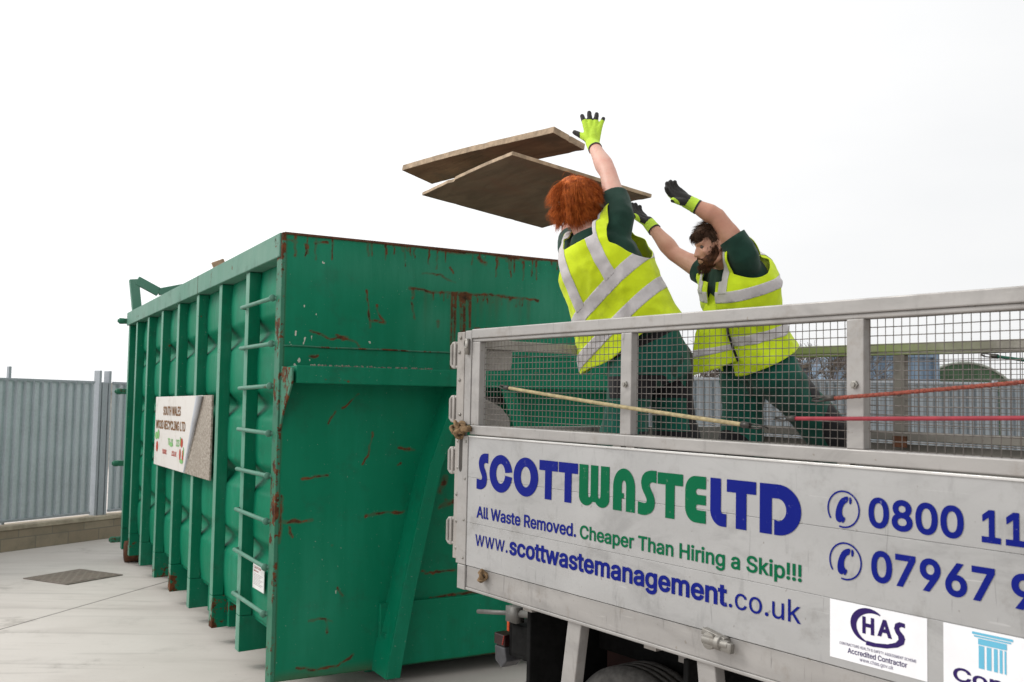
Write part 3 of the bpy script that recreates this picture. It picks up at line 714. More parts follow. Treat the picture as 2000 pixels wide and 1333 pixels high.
'U':[517,[[259,-8,230,-7,203,-2,177,5,154,15,133,28,114,43,98,60,85,80,74,101,66,124,62,148,60,173,60,509,124,509,124,178,125,160,128,144,133,128,141,113,150,99,160,87,173,77,187,68,203,61,220,56,239,53,259,52,279,53,298,56,315,61,331,68,345,77,357,87,368,99,377,113,384,128,389,144,392,160,393,178,393,509,457,509,457,173,456,148,451,124,443,101,433,80,419,60,403,43,384,28,363,15,340,5,315,-2,288,-7]]],
'W':[686,[[155,0,16,509,82,509,163,196,175,145,187,94,197,40,189,40,200,94,211,145,224,196,306,509,380,509,462,196,474,145,486,94,497,40,488,40,499,94,510,145,523,196,603,509,670,509,530,0,455,0,368,323,351,391,336,475,350,475,335,395,318,323,230,0]]],
'Y':[472,[[203,0,203,208,16,509,91,509,192,344,222,292,250,230,224,230,251,293,280,344,381,509,455,509,268,208,268,0]]],
'a':[389,[[160,-9,142,-8,126,-5,110,-1,94,5,80,12,68,22,57,32,48,45,40,58,35,73,31,90,30,108,31,123,34,138,38,150,43,161,50,171,58,179,67,187,78,193,89,199,100,203,112,207,125,211,178,220,234,227,265,235,276,255,276,257,275,268,273,279,271,288,267,297,262,304,256,311,248,317,240,322,230,326,220,329,208,330,196,331,183,330,171,329,159,326,149,322,118,301,100,274,41,291,48,308,57,322,67,335,79,346,91,355,104,364,118,370,133,375,148,379,163,382,179,384,194,384,239,379,251,376,263,372,275,367,286,360,296,353,306,343,315,333,322,320,329,306,333,290,336,272,337,251,337,0,277,0,277,52,272,52,252,25,244,18,236,12,226,6,215,1,203,-3,190,-6,176,-8],[170,45,187,46,202,49,216,53,228,59,239,66,248,74,257,83,263,93,269,104,272,115,275,126,276,138,276,190,259,182,231,176,200,171,175,168,134,159,125,155,117,150,110,145,103,139,98,132,95,124,93,115,92,105,92,95,94,87,98,79,102,72,107,66,114,61,121,56,130,52,139,49,149,47,159,46]]],
'c':[396,[[207,-8,182,-7,159,-2,137,6,117,16,98,30,82,46,68,64,56,85,46,108,40,133,36,159,34,187,36,216,40,243,46,268,56,291,68,312,82,330,98,346,117,360,137,371,159,378,182,383,207,384,221,384,234,383,247,380,260,377,272,373,284,368,295,362,305,356,315,349,324,341,332,332,340,322,347,312,353,301,358,289,362,277,303,262,290,289,270,311,242,325,207,330,189,329,173,325,158,319,145,310,134,300,124,287,115,274,108,258,103,242,99,224,97,206,96,187,97,169,99,151,103,134,108,117,115,102,124,89,134,76,145,66,158,57,173,51,189,48,207,46,243,52,271,66,292,89,304,117,363,102,359,90,354,78,348,67,341,56,334,46,325,37,316,29,306,21,296,15,285,9,273,4,261,-1,248,-4,235,-6,221,-8]]],
'd':[424,[[195,-8,172,-7,151,-2,130,5,111,16,94,29,79,45,66,64,55,84,46,108,39,133,35,160,34,189,35,218,39,245,46,270,55,293,66,313,79,332,95,347,112,361,131,371,151,378,173,383,196,384,213,384,228,381,241,378,253,373,263,367,272,360,280,353,287,346,306,319,311,319,311,509,372,509,372,0,313,0,313,59,307,59,287,31,280,24,272,17,263,10,252,4,241,-1,227,-5,212,-7],[205,47,221,48,236,51,250,57,263,65,274,75,284,86,293,100,299,115,305,132,309,150,311,169,312,189,311,210,309,229,305,247,300,263,293,278,284,291,275,302,263,312,251,320,237,325,221,329,205,330,187,329,172,325,157,319,145,311,133,301,124,290,115,276,108,261,103,245,99,227,97,209,96,189,97,170,99,151,103,133,109,117,115,101,124,88,134,76,145,66,158,57,172,51,188,48]]],
'e':[404,[[212,-8,185,-7,161,-2,138,6,117,16,98,30,82,46,68,64,56,85,46,108,40,132,35,159,34,187,35,215,39,242,46,267,55,290,67,311,81,329,97,346,115,359,135,370,157,378,180,383,205,384,221,384,236,382,251,379,266,374,280,368,294,361,307,351,319,341,331,329,341,315,350,299,357,282,363,263,368,242,370,219,371,194,371,169,75,169,75,221,338,221,310,202,309,220,307,237,303,254,298,269,291,282,283,294,273,305,263,314,250,321,237,326,222,329,205,330,189,329,173,326,159,321,146,313,135,304,125,294,116,282,109,270,103,256,99,241,97,226,96,211,96,178,97,157,100,139,104,122,110,106,118,92,128,80,139,70,151,61,165,55,179,50,195,47,212,46,224,47,234,48,244,50,254,53,263,56,271,61,278,66,285,73,292,80,297,88,302,96,306,105,365,91,360,77,353,63,345,51,335,39,324,29,311,19,298,11,283,4,266,-1,249,-5,231,-7]]],
'g':[425,[[207,-151,187,-150,168,-148,150,-144,134,-140,119,-134,105,-127,93,-119,82,-110,73,-101,64,-91,57,-80,51,-69,101,-41,122,-66,128,-72,136,-78,145,-83,154,-88,165,-92,178,-95,192,-97,207,-97,229,-96,249,-92,267,-85,282,-75,295,-62,304,-47,310,-28,311,-6,311,68,306,68,287,41,280,34,272,28,263,21,252,16,241,11,227,8,212,5,195,5,173,6,152,10,132,17,113,27,95,39,80,53,67,71,55,90,46,112,39,136,35,163,34,191,35,220,39,246,46,271,55,293,66,314,80,332,95,347,112,361,131,371,152,378,173,383,196,384,213,384,228,382,242,378,253,373,264,367,273,360,281,353,288,346,308,319,313,319,313,379,372,379,372,-9,371,-32,367,-54,360,-73,350,-90,338,-104,324,-117,308,-127,291,-136,271,-142,251,-147,229,-150],[205,59,222,60,237,63,251,68,264,75,275,84,285,95,293,107,300,121,305,137,309,154,312,172,312,193,312,212,309,231,305,248,300,264,293,278,285,291,275,303,264,312,251,320,237,325,222,329,205,330,188,329,172,325,158,320,145,312,134,302,124,290,115,277,109,262,103,246,99,229,97,212,96,193,97,173,99,155,103,138,109,123,116,108,124,96,134,85,145,76,158,68,172,63,188,60]]],
'h':[410,[[114,227,114,0,53,0,53,509,114,509,114,287,102,287,112,312,124,332,137,349,152,362,169,372,187,379,207,383,227,384,246,383,264,380,280,376,295,369,309,360,321,349,332,336,341,321,348,304,353,285,356,264,357,240,357,0,296,0,296,235,295,256,290,275,283,291,273,304,260,315,246,323,229,328,210,329,197,328,184,326,172,322,161,317,150,311,141,303,133,293,126,283,121,271,117,257,114,243]]],
'i':[167,[[53,0,53,379,114,379,114,0],[84,443,75,444,67,446,60,449,54,455,48,461,44,468,42,475,41,483,42,491,44,499,48,506,54,512,60,517,67,521,75,523,84,524,92,523,100,521,107,517,114,512,119,506,123,499,126,491,126,483,126,475,123,468,119,461,114,455,107,449,100,446,92,444]]],
'k':[381,[[110,137,110,212,121,212,284,379,360,379,184,199,177,199],[53,0,53,509,114,509,114,0],[294,0,148,186,191,229,372,0]]],
'l':[189,[[139,-2,119,-1,101,3,86,10,74,20,65,33,58,47,54,65,53,84,53,509,114,509,114,99,114,87,115,77,117,68,120,62,124,58,130,54,137,53,146,52,160,53,170,54,181,3,162,-1]]],
'm':[610,[[53,0,53,379,112,379,112,295,108,295,112,310,118,323,125,335,132,346,141,355,151,363,161,370,172,376,183,380,195,384,207,386,219,386,239,385,257,380,273,372,287,361,299,347,309,331,316,314,321,295,312,295,317,308,322,321,329,332,337,343,347,353,357,361,368,369,381,375,394,380,407,383,422,385,437,386,453,385,468,383,483,378,497,372,510,364,522,354,532,342,541,328,548,313,553,296,556,276,557,255,557,0,496,0,496,254,494,273,490,289,483,302,473,313,460,321,447,326,433,329,419,330,406,330,395,328,384,324,374,320,365,314,358,307,351,299,345,290,341,280,338,270,336,259,335,247,335,0,274,0,274,260,273,275,269,288,262,301,253,311,242,320,229,326,215,329,199,330,188,330,178,328,168,325,158,320,148,314,140,307,132,299,126,289,121,278,117,266,114,253,114,238,114,0]]],
'n':[410,[[114,227,114,0,53,0,53,379,112,379,112,287,102,287,112,312,124,332,137,349,152,362,169,372,187,379,207,383,227,384,246,383,264,380,280,376,295,369,309,360,321,349,332,336,341,321,348,304,353,285,356,264,357,240,357,0,296,0,296,235,295,256,290,275,283,291,273,304,260,315,246,323,229,328,210,329,197,328,184,326,172,322,161,317,150,311,141,303,133,293,126,283,121,271,117,257,114,243]]],
'o':[415,[[207,-8,182,-7,159,-2,137,6,117,16,98,30,82,46,68,64,56,85,46,108,40,133,36,159,34,187,36,216,40,243,46,268,56,291,68,312,82,330,98,346,117,360,137,371,159,378,182,383,207,384,233,383,256,378,278,371,299,360,317,346,333,330,347,312,359,291,369,268,376,243,380,216,381,187,380,159,376,133,369,108,359,85,347,64,333,46,317,30,299,16,278,6,256,-2,233,-7],[207,46,226,48,242,51,257,57,270,66,282,76,292,89,300,102,307,117,312,134,316,151,318,169,319,187,318,206,316,224,312,242,307,258,300,274,292,287,282,300,270,310,257,319,242,325,226,329,207,330,189,329,173,325,158,319,145,310,134,300,124,287,115,274,108,258,103,242,99,224,97,206,96,187,97,169,99,151,103,134,108,117,115,102,124,89,134,76,145,66,158,57,173,51,189,48]]],
'p':[424,[[53,-143,53,379,112,379,112,319,118,319,137,346,144,353,152,360,161,367,171,373,183,378,197,381,212,384,229,384,252,383,274,378,294,371,313,361,330,347,345,332,359,313,370,293,379,270,385,245,389,218,390,189,389,160,385,133,379,108,370,84,359,64,346,45,330,29,313,16,294,5,274,-2,252,-7,229,-8,213,-7,198,-5,184,-1,173,4,162,10,153,17,145,24,138,31,118,59,114,59,114,-143],[220,47,237,48,253,51,267,57,279,66,291,76,301,88,309,101,316,117,321,133,325,151,327,170,328,189,327,209,325,227,321,245,316,261,309,276,301,290,291,301,280,311,267,319,253,325,237,329,220,330,203,329,188,325,174,320,161,312,150,302,140,291,132,278,125,263,120,247,116,229,113,210,113,189,113,169,116,150,120,132,125,115,132,100,140,86,150,75,162,65,174,57,188,51,204,48]]],
'r':[259,[[53,0,53,379,112,379,112,321,115,321,122,335,130,347,140,358,152,367,166,375,181,380,196,384,213,385,229,384,243,384,243,322,230,324,207,326,194,325,182,323,170,319,159,315,149,309,140,301,132,293,126,284,121,273,117,262,114,250,114,237,114,0]]],
's':[365,[[182,-8,163,-7,145,-5,128,-2,112,3,98,10,84,18,72,27,62,38,53,50,45,63,40,78,36,94,94,107,99,92,105,79,114,69,124,60,136,54,150,49,165,46,181,45,200,46,217,50,232,55,244,62,255,71,262,81,267,91,268,103,267,112,265,121,260,129,254,136,246,142,237,147,225,151,212,155,149,170,125,177,104,186,87,196,72,208,61,222,53,237,48,255,47,274,48,290,51,305,57,319,65,332,75,343,87,354,100,363,115,370,131,377,149,381,167,384,187,384,206,384,223,381,239,378,254,372,267,366,279,358,290,349,299,339,307,328,314,316,319,303,324,290,268,277,264,288,258,298,251,307,243,316,232,323,219,328,205,331,187,333,171,332,156,329,143,324,131,317,121,308,114,299,110,289,109,277,110,267,112,258,117,250,124,243,133,237,144,232,157,227,172,223,229,209,254,202,275,194,292,183,306,171,317,158,325,142,330,125,331,107,330,90,326,75,321,61,312,47,302,35,290,24,276,15,260,6,242,0,223,-5,203,-7]]],
't':[227,[[204,379,204,327,6,327,6,379],[65,471,126,471,126,98,127,86,128,76,132,68,136,61,142,56,150,53,159,51,170,50,185,51,202,54,213,2,192,-3,168,-4,145,-3,125,2,107,10,92,21,80,35,72,52,67,71,65,93]]],
'u':[410,[[182,-5,164,-4,146,-1,130,4,115,11,101,20,89,31,78,44,69,59,62,76,57,95,54,116,53,139,53,379,114,379,114,144,115,123,119,105,127,89,137,75,150,64,164,56,181,52,200,50,213,51,226,53,238,57,249,62,259,69,268,77,276,86,283,97,289,109,293,122,295,137,296,153,296,379,357,379,357,0,298,0,298,92,307,92,297,67,286,47,272,30,257,17,240,7,222,0,203,-4]]],
'v':[389,[[163,0,17,379,84,379,165,155,187,87,206,21,184,21,203,87,224,155,305,379,371,379,226,0]]],
'w':[567,[[138,0,23,379,87,379,133,214,154,137,175,41,165,41,186,135,206,214,252,379,316,379,362,214,382,136,402,41,391,41,413,135,434,214,480,379,545,379,429,0,368,0,319,172,305,225,291,280,277,338,291,338,277,280,263,225,248,172,199,0]]]}
from mathutils.geometry import delaunay_2d_cdt
def offset_loop(p, d):
    n = len(p); q = []
    for i in range(n):
        a, b, c = p[i - 1], p[i], p[(i + 1) % n]
        u = (Vector(b) - Vector(a)).normalized(); v = (Vector(c) - Vector(b)).normalized()
        nu, nv = Vector((-u.y, u.x)), Vector((-v.y, v.x))
        m = nu + nv
        m = nu if m.length < .3 else m / max(.55, m.length_squared / 2)
        q.append((b[0] + m.x * d, b[1] + m.y * d))
    return q
def winding(x, y, loops):
    w = 0
    for p in loops:
        for (x0, y0), (x1, y1) in zip(p, p[1:] + p[:1]):
            if (y0 <= y) != (y1 <= y):
                if x0 + (y - y0) * (x1 - x0) / (y1 - y0) > x: w += 1 if y1 > y0 else -1
    return w
def text_bm(s, bold=0.0, spacing=1.0):
    bm = B(); X = 0.0
    for ch in s:
        if ch == ' ': X += .19; continue
        adv, cont = GLYPHS[ch]
        loops = [offset_loop([(c[i] / 1000, c[i + 1] / 1000) for i in range(0, len(c), 2)], bold) for c in cont]
        vs, es = [], []
        for l in loops:
            k = len(vs); vs += [Vector(p) for p in l]; es += [(k + i, k + (i + 1) % len(l)) for i in range(len(l))]
        co, _e, fc, *_rest = delaunay_2d_cdt(vs, es, [], 0, 1e-5)
        nv = [bm.verts.new((X + p.x, p.y, 0)) for p in co]
        for f in fc:
            cx = sum(co[i].x for i in f) / len(f); cy = sum(co[i].y for i in f) / len(f)
            if winding(cx, cy, loops): bm.faces.new([nv[i] for i in f])
        X += adv / 1000 * spacing
    bmesh.ops.delete(bm, geom=[v for v in bm.verts if not v.link_faces], context='VERTS')
    return bm

def bounds(bm):
    xs = [v.co.x for v in bm.verts]; ys = [v.co.y for v in bm.verts]
    return min(xs), max(xs), min(ys), max(ys)

CAP = .5087

def place2d(dst, src, x0, x1, base, cap=None, ytop=None, y=0.0, capref=None):
    """scale src so that it spans x0..x1 and (cap height | ymin..ymax) and add it to dst in XZ at depth y"""
    a0, a1, b0, b1 = bounds(src)
    sx = (x1 - x0) / (a1 - a0)
    if cap is not None: sz, zo = cap / (capref or CAP), 0.0
    else: sz, zo = (ytop - base) / (b1 - b0), b0
    mp_ = {}
    for v in src.verts: mp_[v] = dst.verts.new((x0 + (v.co.x - a0) * sx, y, base + (v.co.y - zo) * sz))
    for f in src.faces:
        try: dst.faces.new([mp_[v] for v in f.verts])
        except ValueError: pass
    src.free()

def flat(name, bm, mat, parent):
    me = bpy.data.meshes.new(name); bm.to_mesh(me); bm.free()
    return link(name, me, mat, parent)

def decal(name, col, rough=.4, wear=.0):
    n = NT(name)
    c = col
    if wear:
        c = n.mix(n.math('MULTIPLY', n.ramp(n.noise(30, 5, .75), .62, .7), wear), col, (.5, .5, .48))
    return n.fin(n.mix(n.math('MULTIPLY', n.ramp(n.noise(4, 5), .4, .7), .2), c, tuple(min(1, x * 1.35 + .006) for x in col)), rough, 0, .08)
INK_BLUE = decal('blue_vinyl', (.004, .010, .165), .45, .3)
INK_GREEN = decal('green_vinyl', (.0, .105, .042), .5, .3)
INK_NAVY = decal('navy_print', (.03, .016, .10), .4)
INK_CYAN = decal('pale_blue_print', (.13, .42, .58), .4)

# company board on the container side (faces -x; text runs towards -y)
sgn = None
def board_mat():
    n = NT('peeling_sign')
    x = n.xyz()
    # vinyl still stuck left of a slanting edge; bare backing board on the right
    zrel = n.math('SUBTRACT', x[2], 1.16)
    edge = n.math('SUBTRACT', n.math('ADD', 2.60, 0), n.math('MULTIPLY', zrel, .93))
    k = n.ramp(n.math('SUBTRACT', x[1], edge), -.01, .01)
    bare = n.mix(n.ramp(n.noise(45, 5, .8), .4, .65), (.20, .165, .13), (.46, .41, .35))
    bare = n.mix(n.math('MULTIPLY', n.ramp(n.noise(3, 5), .5, .7), .5), bare, (.25, .21, .17))
    vin = n.mix(n.math('MULTIPLY', n.ramp(n.noise(5, 6, .75), .5, .7), .4), (.64, .61, .575), (.42, .36, .30))
    vin = n.mix(n.ramp(n.noise(3.0, 6, .8, n.obj((1, 1.0, 2.6))), .645, .67), vin, (.20, .10, .04))
    return n.fin(n.mix(k, bare, vin), .6)
bm = B(); box(bm, -.020, -.004, 1.70, 4.03, 1.165, 1.805)
sgn = obj('company_board', bm, board_mat(), skip, bevel=.003)
bm = B()          # vinyl curling away along the torn edge
for i in range(17):
    t = i / 16
    yb = 2.60 - .93 * (.64 * (1 - t))
    zc = 1.80 - t * .63
    rad = .020 * (1 - t) + .005
    ring = [(-.022 - rad + rad * math.cos(a), yb - .0 - rad * math.sin(a) * 1.6, zc) for a in [R(-10 + 20 * j) for j in range(11)]]
    if i: prev = cur
    cur = [bm.verts.new(p) for p in ring]
    if i:
        for k in range(10): bm.faces.new((prev[k], prev[k + 1], cur[k + 1], cur[k]))
obj('peeled_vinyl', bm, plain('vinyl_back', (.52, .55, .60), .4, 0, .12, 4), sgn, True)
def board_text(s, y0, y1, z0, h, mat, bold=.02):
    src = text_bm(s, bold); d = B()
    place2d(d, src, 0, y0 - y1, 0, cap=h)
    for v in d.verts: v.co = Vector((-.0225, y0 - v.co.x, z0 + v.co.z))
    flat('lettering', d, mat, sgn)
BR = decal('faded_brown_print', (.20, .095, .035), .6, .5); RD = decal('faded_red_print', (.42, .07, .045), .6, .7); GN = decal('faded_green_print', (.20, .42, .16), .6, .7)
board_text('SOUTH WALES', 3.62, 2.83, 1.638, .075, BR)
board_text('WOOD RECYCLING LTD', 3.98, 2.62, 1.510, .075, BR)
board_text('WWW.            .CO.UK', 3.60, 2.95, 1.285, .04, RD)
board_text('TEL 01       223', 3.35, 2.85, 1.375, .055, GN)
bm = B()
for (yy, zz, ry_, rz_) in ((3.88, 1.34, .05, .05), (2.74, 1.41, .045, .04), (2.80, 1.31, .03, .05), (2.69, 1.30, .03, .05)):
    c = [bm.verts.new((-.0228, yy + ry_ * math.cos(R(20 * i)), zz + rz_ * math.sin(R(20 * i)))) for i in range(18)]
    bm.faces.new(c)
flat('red_emblem', bm, RD, sgn)
bm = B()
for (yy, zz, ry_, rz_) in ((3.93, 1.44, .07, .035), (3.83, 1.455, .05, .045), (3.20, 1.38, .08, .02), (2.80, 1.42, .02, .04), (2.735, 1.255, .07, .02), (2.66, 1.34, .015, .04)):
    c = [bm.verts.new((-.0232, yy + ry_ * math.cos(R(20 * i)), zz + rz_ * math.sin(R(20 * i)))) for i in range(18)]
    bm.faces.new(c)
flat('green_emblem', bm, GN, sgn)
# safety notice in the first bay
bm = B(); box(bm, .044, .048, .385, .645, .548, .705)
nt_ = obj('safety_notice', bm, plain('white_label', (.72, .72, .70), .5, 0, .08, 6, 0), skip)
def notice_text(s, y0, y1, z0, h, mat):
    src = text_bm(s, .01); d = B(); place2d(d, src, 0, y0 - y1, 0, cap=h)
    for v in d.verts: v.co = Vector((.0432, y0 + .212 - v.co.x, z0 - .040 + v.co.z))
    flat('lettering', d, mat, nt_)
RP = decal('red_print', (.35, .05, .04), .5); GP = decal('grey_print', (.30, .27, .27), .5)
notice_text('CAUTION', .405, .25, .717, .014, RP)
notice_text('IMPORTANT', .415, .30, .697, .009, RP)
bm = B()
for i in range(8):
    box(bm, .0431, .0436, .412 + .03 * ((i * 7) % 3), .627, .642 - i * .0095, .6445 - i * .0095)
obj('small_print', bm, GP, nt_)

# a broken length of timber leaning inside the container, its tip above the left rail
tim = bpy.data.objects
bm = B(); bar(bm, (1.25, 2.3, .35), (.145, 2.2, 2.80), .12, .035, (0, 1, 0)); bar(bm, (.146, 2.2, 2.798), (.10, 2.2, 2.90), .10, .034, (0, 1, 0))
o = obj('timber_offcut', bm, plain('weathered_wood', (.36, .24, .16), .85, 0, .3, 14, .3), None, bevel=.004)
o.location = (-1.3921, 5.8358, 0); o.rotation_euler = (0, 0, .5202)
tag(o, 'broken timber offcut poking just above the left rail of the green container', 'timber')
#TRUCK
# ------------------------------------------------------------------ tipper truck body
ALU = metal('dropside_aluminium', (.42, .417, .412), .5, .4, .42, (.19, .175, .155), (.8, 1.6, 1.6))
ALU_F = metal('frame_aluminium', (.365, .35, .335), .5, .35, .55, (.20, .165, .13), (1.5, 7, 7))
ALU_D = metal('grimy_aluminium', (.36, .335, .31), .6, .3, .6, (.14, .115, .09), (2, 5, 5))
def algae_mat():
    n = NT('algae_aluminium')
    x = n.xyz()
    k = n.math('MULTIPLY', n.ramp(n.math('ADD', x[0], n.math('MULTIPLY', n.noise(6, 5, .7), .5)), .95, 1.75, 1, 0), n.ramp(n.noise(9, 5, .7), .3, .6, .55, 1))
    base = n.mix(n.ramp(n.noise(5, 5, .7), .35, .7), (.20, .185, .16), (.32, .30, .265))
    return n.fin(n.mix(k, base, (.21, .26, .085)), .75, .1, .2)
ALU_G = algae_mat()
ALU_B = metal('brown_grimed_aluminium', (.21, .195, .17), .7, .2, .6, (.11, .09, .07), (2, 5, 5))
WIRE = metal('mesh_wire', (.20, .18, .165), .55, .7, .5, (.11, .07, .045), (3, 3, 3), False)
ZINC = metal('zinc_fitting', (.30, .285, .26), .45, .7, .6, (.14, .10, .07), (5, 5, 5))
K, ZO = 1.15, .258
def tx(a): return a * K
def tz(a): return a * K - ZO
def tbox(bm, x0, x1, y0, y1, z0, z1): box(bm, tx(x0), tx(x1), tx(y0), tx(y1), tz(z0), tz(z1))
def tp(x, y, z): return Vector((tx(x), tx(y), tz(z)))

truck = thing('tipper_truck', 'silver aluminium tipper truck body with mesh sides and blue and green company lettering', 'truck', (-.2033, 4.2018, 0), (0, .01573, .6343 - PI / 2))
XE = 3.55           # front end of the bed, outside the frame

# dropside panel: three extruded planks
bm = B()
for z0, z1 in ((1.146, 1.3026), (1.3034, 1.4696), (1.4704, 1.622)):
    tbox(bm, .012, XE, 0, .026, z0, z1)
side = obj('dropside_panel', bm, ALU, truck, bevel=.0008, seg=1)
bm = B(); tbox(bm, .013, XE, -.0035, .024, 1.6175, 1.6235); obj('panel_lip', bm, metal('highlight_lip', (.68, .67, .65), .35, .6, .1), side, bevel=.001)  # very pale metal carries the white highlight along the panel top
bm = B(); tbox(bm, -.053, .0105, -.004, .03, 1.146, 1.622)
ep = obj('end_plate', bm, ALU_F, side, bevel=.003)
bm = B()
c0 = arc(0, .085, .011, .02, 0, 180, 10) + arc(0, -.02, .011, .02, 180, 360, 10)
prism(bm, c0, lambda p: tp(p[0] - .034, -.0046, p[1] + 1.525), lambda p: tp(p[0] - .034, -.0038, p[1] + 1.525)); obj('hand_slot', bm, plain('slot_dark', (.05, .045, .04), .8), ep)
for x, z in ((.0, 1.60), (-.002, 1.462), (-.004, 1.31), (-.005, 1.17)):
    bm = B(); lathe(bm, [(.006, 0), (.005, .003), (.002, .0045)], tp(x, -.004, z), (0, -1, 0), 10); obj('rivet', bm, ZINC, ep, True)

# --- lettering
TXT = B(); TXG = B(); NAV = B(); CY = B()
YL = -.0016
def put(dst, src, x0, x1, base, cap=None, top=None):
    place2d(dst, src, tx(x0), tx(x1), tz(base), cap=None if cap is None else cap * K, ytop=None if top is None else tz(top), y=YL)

def sm(pts, it=2):
    for _ in range(it):
        q = []
        for a, b in zip(pts, pts[1:] + pts[:1]):
            q += [(a[0] * .75 + b[0] * .25, a[1] * .75 + b[1] * .25), (a[0] * .25 + b[0] * .75, a[1] * .25 + b[1] * .75)]
        pts = q
    return pts
def L_T(): return [[(0, 1), (1, 1), (1, .74), (.68, .74), (.68, 0), (.32, 0), (.32, .74), (0, .74)]]
def L_O(): return [arc(.5, .5, .5, .5, 0, 355, 48), arc(.5, .5, .20, .265, 0, 355, 36)]
def L_C(): return [arc(.5, .5, .5, .5, 8, 353, 48) + arc(.5, .5, .20, .265, 353, 8, 36)]
def L_S():
    c = [(1, 1), (.80, 1.0), (.52, .985), (.28, .91), (.17, .78), (.17, .66), (.26, .54), (.42, .42), (.50, .34), (.46, .28), (.34, .265), (.0, .29)]
    d = [(0, 0.015), (.30, -.005), (.60, .03), (.84, .12), (.93, .25), (.92, .38), (.82, .50), (.68, .60), (.62, .68), (.68, .73), (.80, .745), (1, .73)]
    def smo(p):
        q = [p[0]]
        for a, b in zip(p, p[1:]): q += [(a[0] * .7 + b[0] * .3, a[1] * .7 + b[1] * .3), (a[0] * .3 + b[0] * .7, a[1] * .3 + b[1] * .7)]
        return q + [p[-1]]
    return [smo(c) + smo(d)]
def L_W():
    o = [(0, 1), (.30, 1), (.30, .28)] + arc(.345, .28, .045, .07, 180, 360, 8) + [(.39, 1), (.63, 1), (.63, .28)] + arc(.675, .28, .045, .07, 180, 360, 8) + [(.72, 1), (1, 1), (1, .22)] + arc(.76, .22, .24, .22, 0, -150, 12) + arc(.24, .22, .24, .22, -30, -180, 12)
    return [o]
def L_A():
    o = [(0, 0), (0, .56)] + arc(.5, .56, .5, .44, 180, 0, 24) + [(1, 0), (.60, 0), (.60, .56)] + arc(.50, .60, .10, .12, 0, 180, 8) + [(.40, .42), (.50, .42), (.50, .30), (.40, .30), (.40, 0)]
    return [o]
def L_E():
    o = [(1, 1), (.5, 1)] + arc(.5, .68, .5, .32, 90, 180, 12) + arc(.5, .32, .5, .32, 180, 270, 12) + [(1, 0), (1, .27), (.62, .27)] + arc(.62, .33, .10, .06, 270, 90, 6) + [(1, .39), (1, .60), (.62, .60)] + arc(.62, .665, .10, .065, 270, 90, 6) + [(1, .73)]
    return [o]
def L_L():
    o = [(0, 1), (.66, 1), (.66, .34)] + arc(.80, .34, .14, .07, 180, 270, 6) + [(1, .27), (1, 0)] + arc(.70, .34, .70, .34, 270, 180, 14)
    return [o]
def L_D():
    o = [(0, 1), (.45, 1)] + arc(.45, .5, .55, .5, 90, -90, 30) + [(.36, 0), (.36, .30), (.45, .28)] + arc(.45, .5, .20, .22, -90, 90, 16) + [(.30, .72), (.30, 0), (0, 0)]
    return [o]
for fn, x0, x1, d in ((L_S, .071, .142, 0), (L_C, .152, .289, 0), (L_O, .298, .437, 0), (L_T, .443, .541, 0), (L_T, .546, .643, 0), (L_W, .650, .793, 1), (L_A, .810, .906, 1), (L_S, .919, .995, 1), (L_T, 1.0, 1.100, 1), (L_E, 1.109, 1.186, 1), (L_L, 1.202, 1.259, 0), (L_T, 1.260, 1.359, 0), (L_D, 1.371, 1.500, 0)):
    rnd_ = fn in (L_O, L_C, L_S)
    put(TXG if d else TXT, fill2d(fn()), x0, x1, 1.4305 if rnd_ else 1.4325, top=1.563 if rnd_ else 1.5605)
flat('company_lettering', TXT, INK_BLUE, side); flat('company_lettering', TXG, INK_GREEN, side)
def line(name, s_, bold, x0, x1, base, mat, parent, **k):
    d_ = B(); put(d_, text_bm(s_, bold), x0, x1, base, **k); flat(name, d_, mat, parent)
line('slogan_lettering', 'All Waste Removed.', .018, .075, .638, 1.3285, INK_BLUE, side, cap=.0395)
line('slogan_lettering', 'Cheaper Than Hiring a Skip!!!', .018, .657, 1.502, 1.3275, INK_GREEN, side, cap=.0395)
line('web_lettering', 'www.', .002, .071, .271, 1.2260, INK_BLUE, side, cap=.0545)
line('web_lettering', 'scottwastemanagement', .024, .281, 1.264, 1.2250, INK_BLUE, side, cap=.0545)
line('web_lettering', '.co.uk', .002, 1.270, 1.500, 1.2240, INK_BLUE, side, cap=.0545)
line('phone_lettering', '0800', .024, 1.688, 1.917, 1.4835, INK_BLUE, side, top=1.5545)
line('phone_lettering', '11', .024, 1.956, 2.047, 1.4845, INK_BLUE, side, top=1.5530)
line('phone_lettering', '07967', .024, 1.695, 1.983, 1.3600, INK_BLUE, side, top=1.4335)
line('phone_lettering', '9', .024, 2.017, 2.068, 1.3590, INK_BLUE, side, top=1.4320)
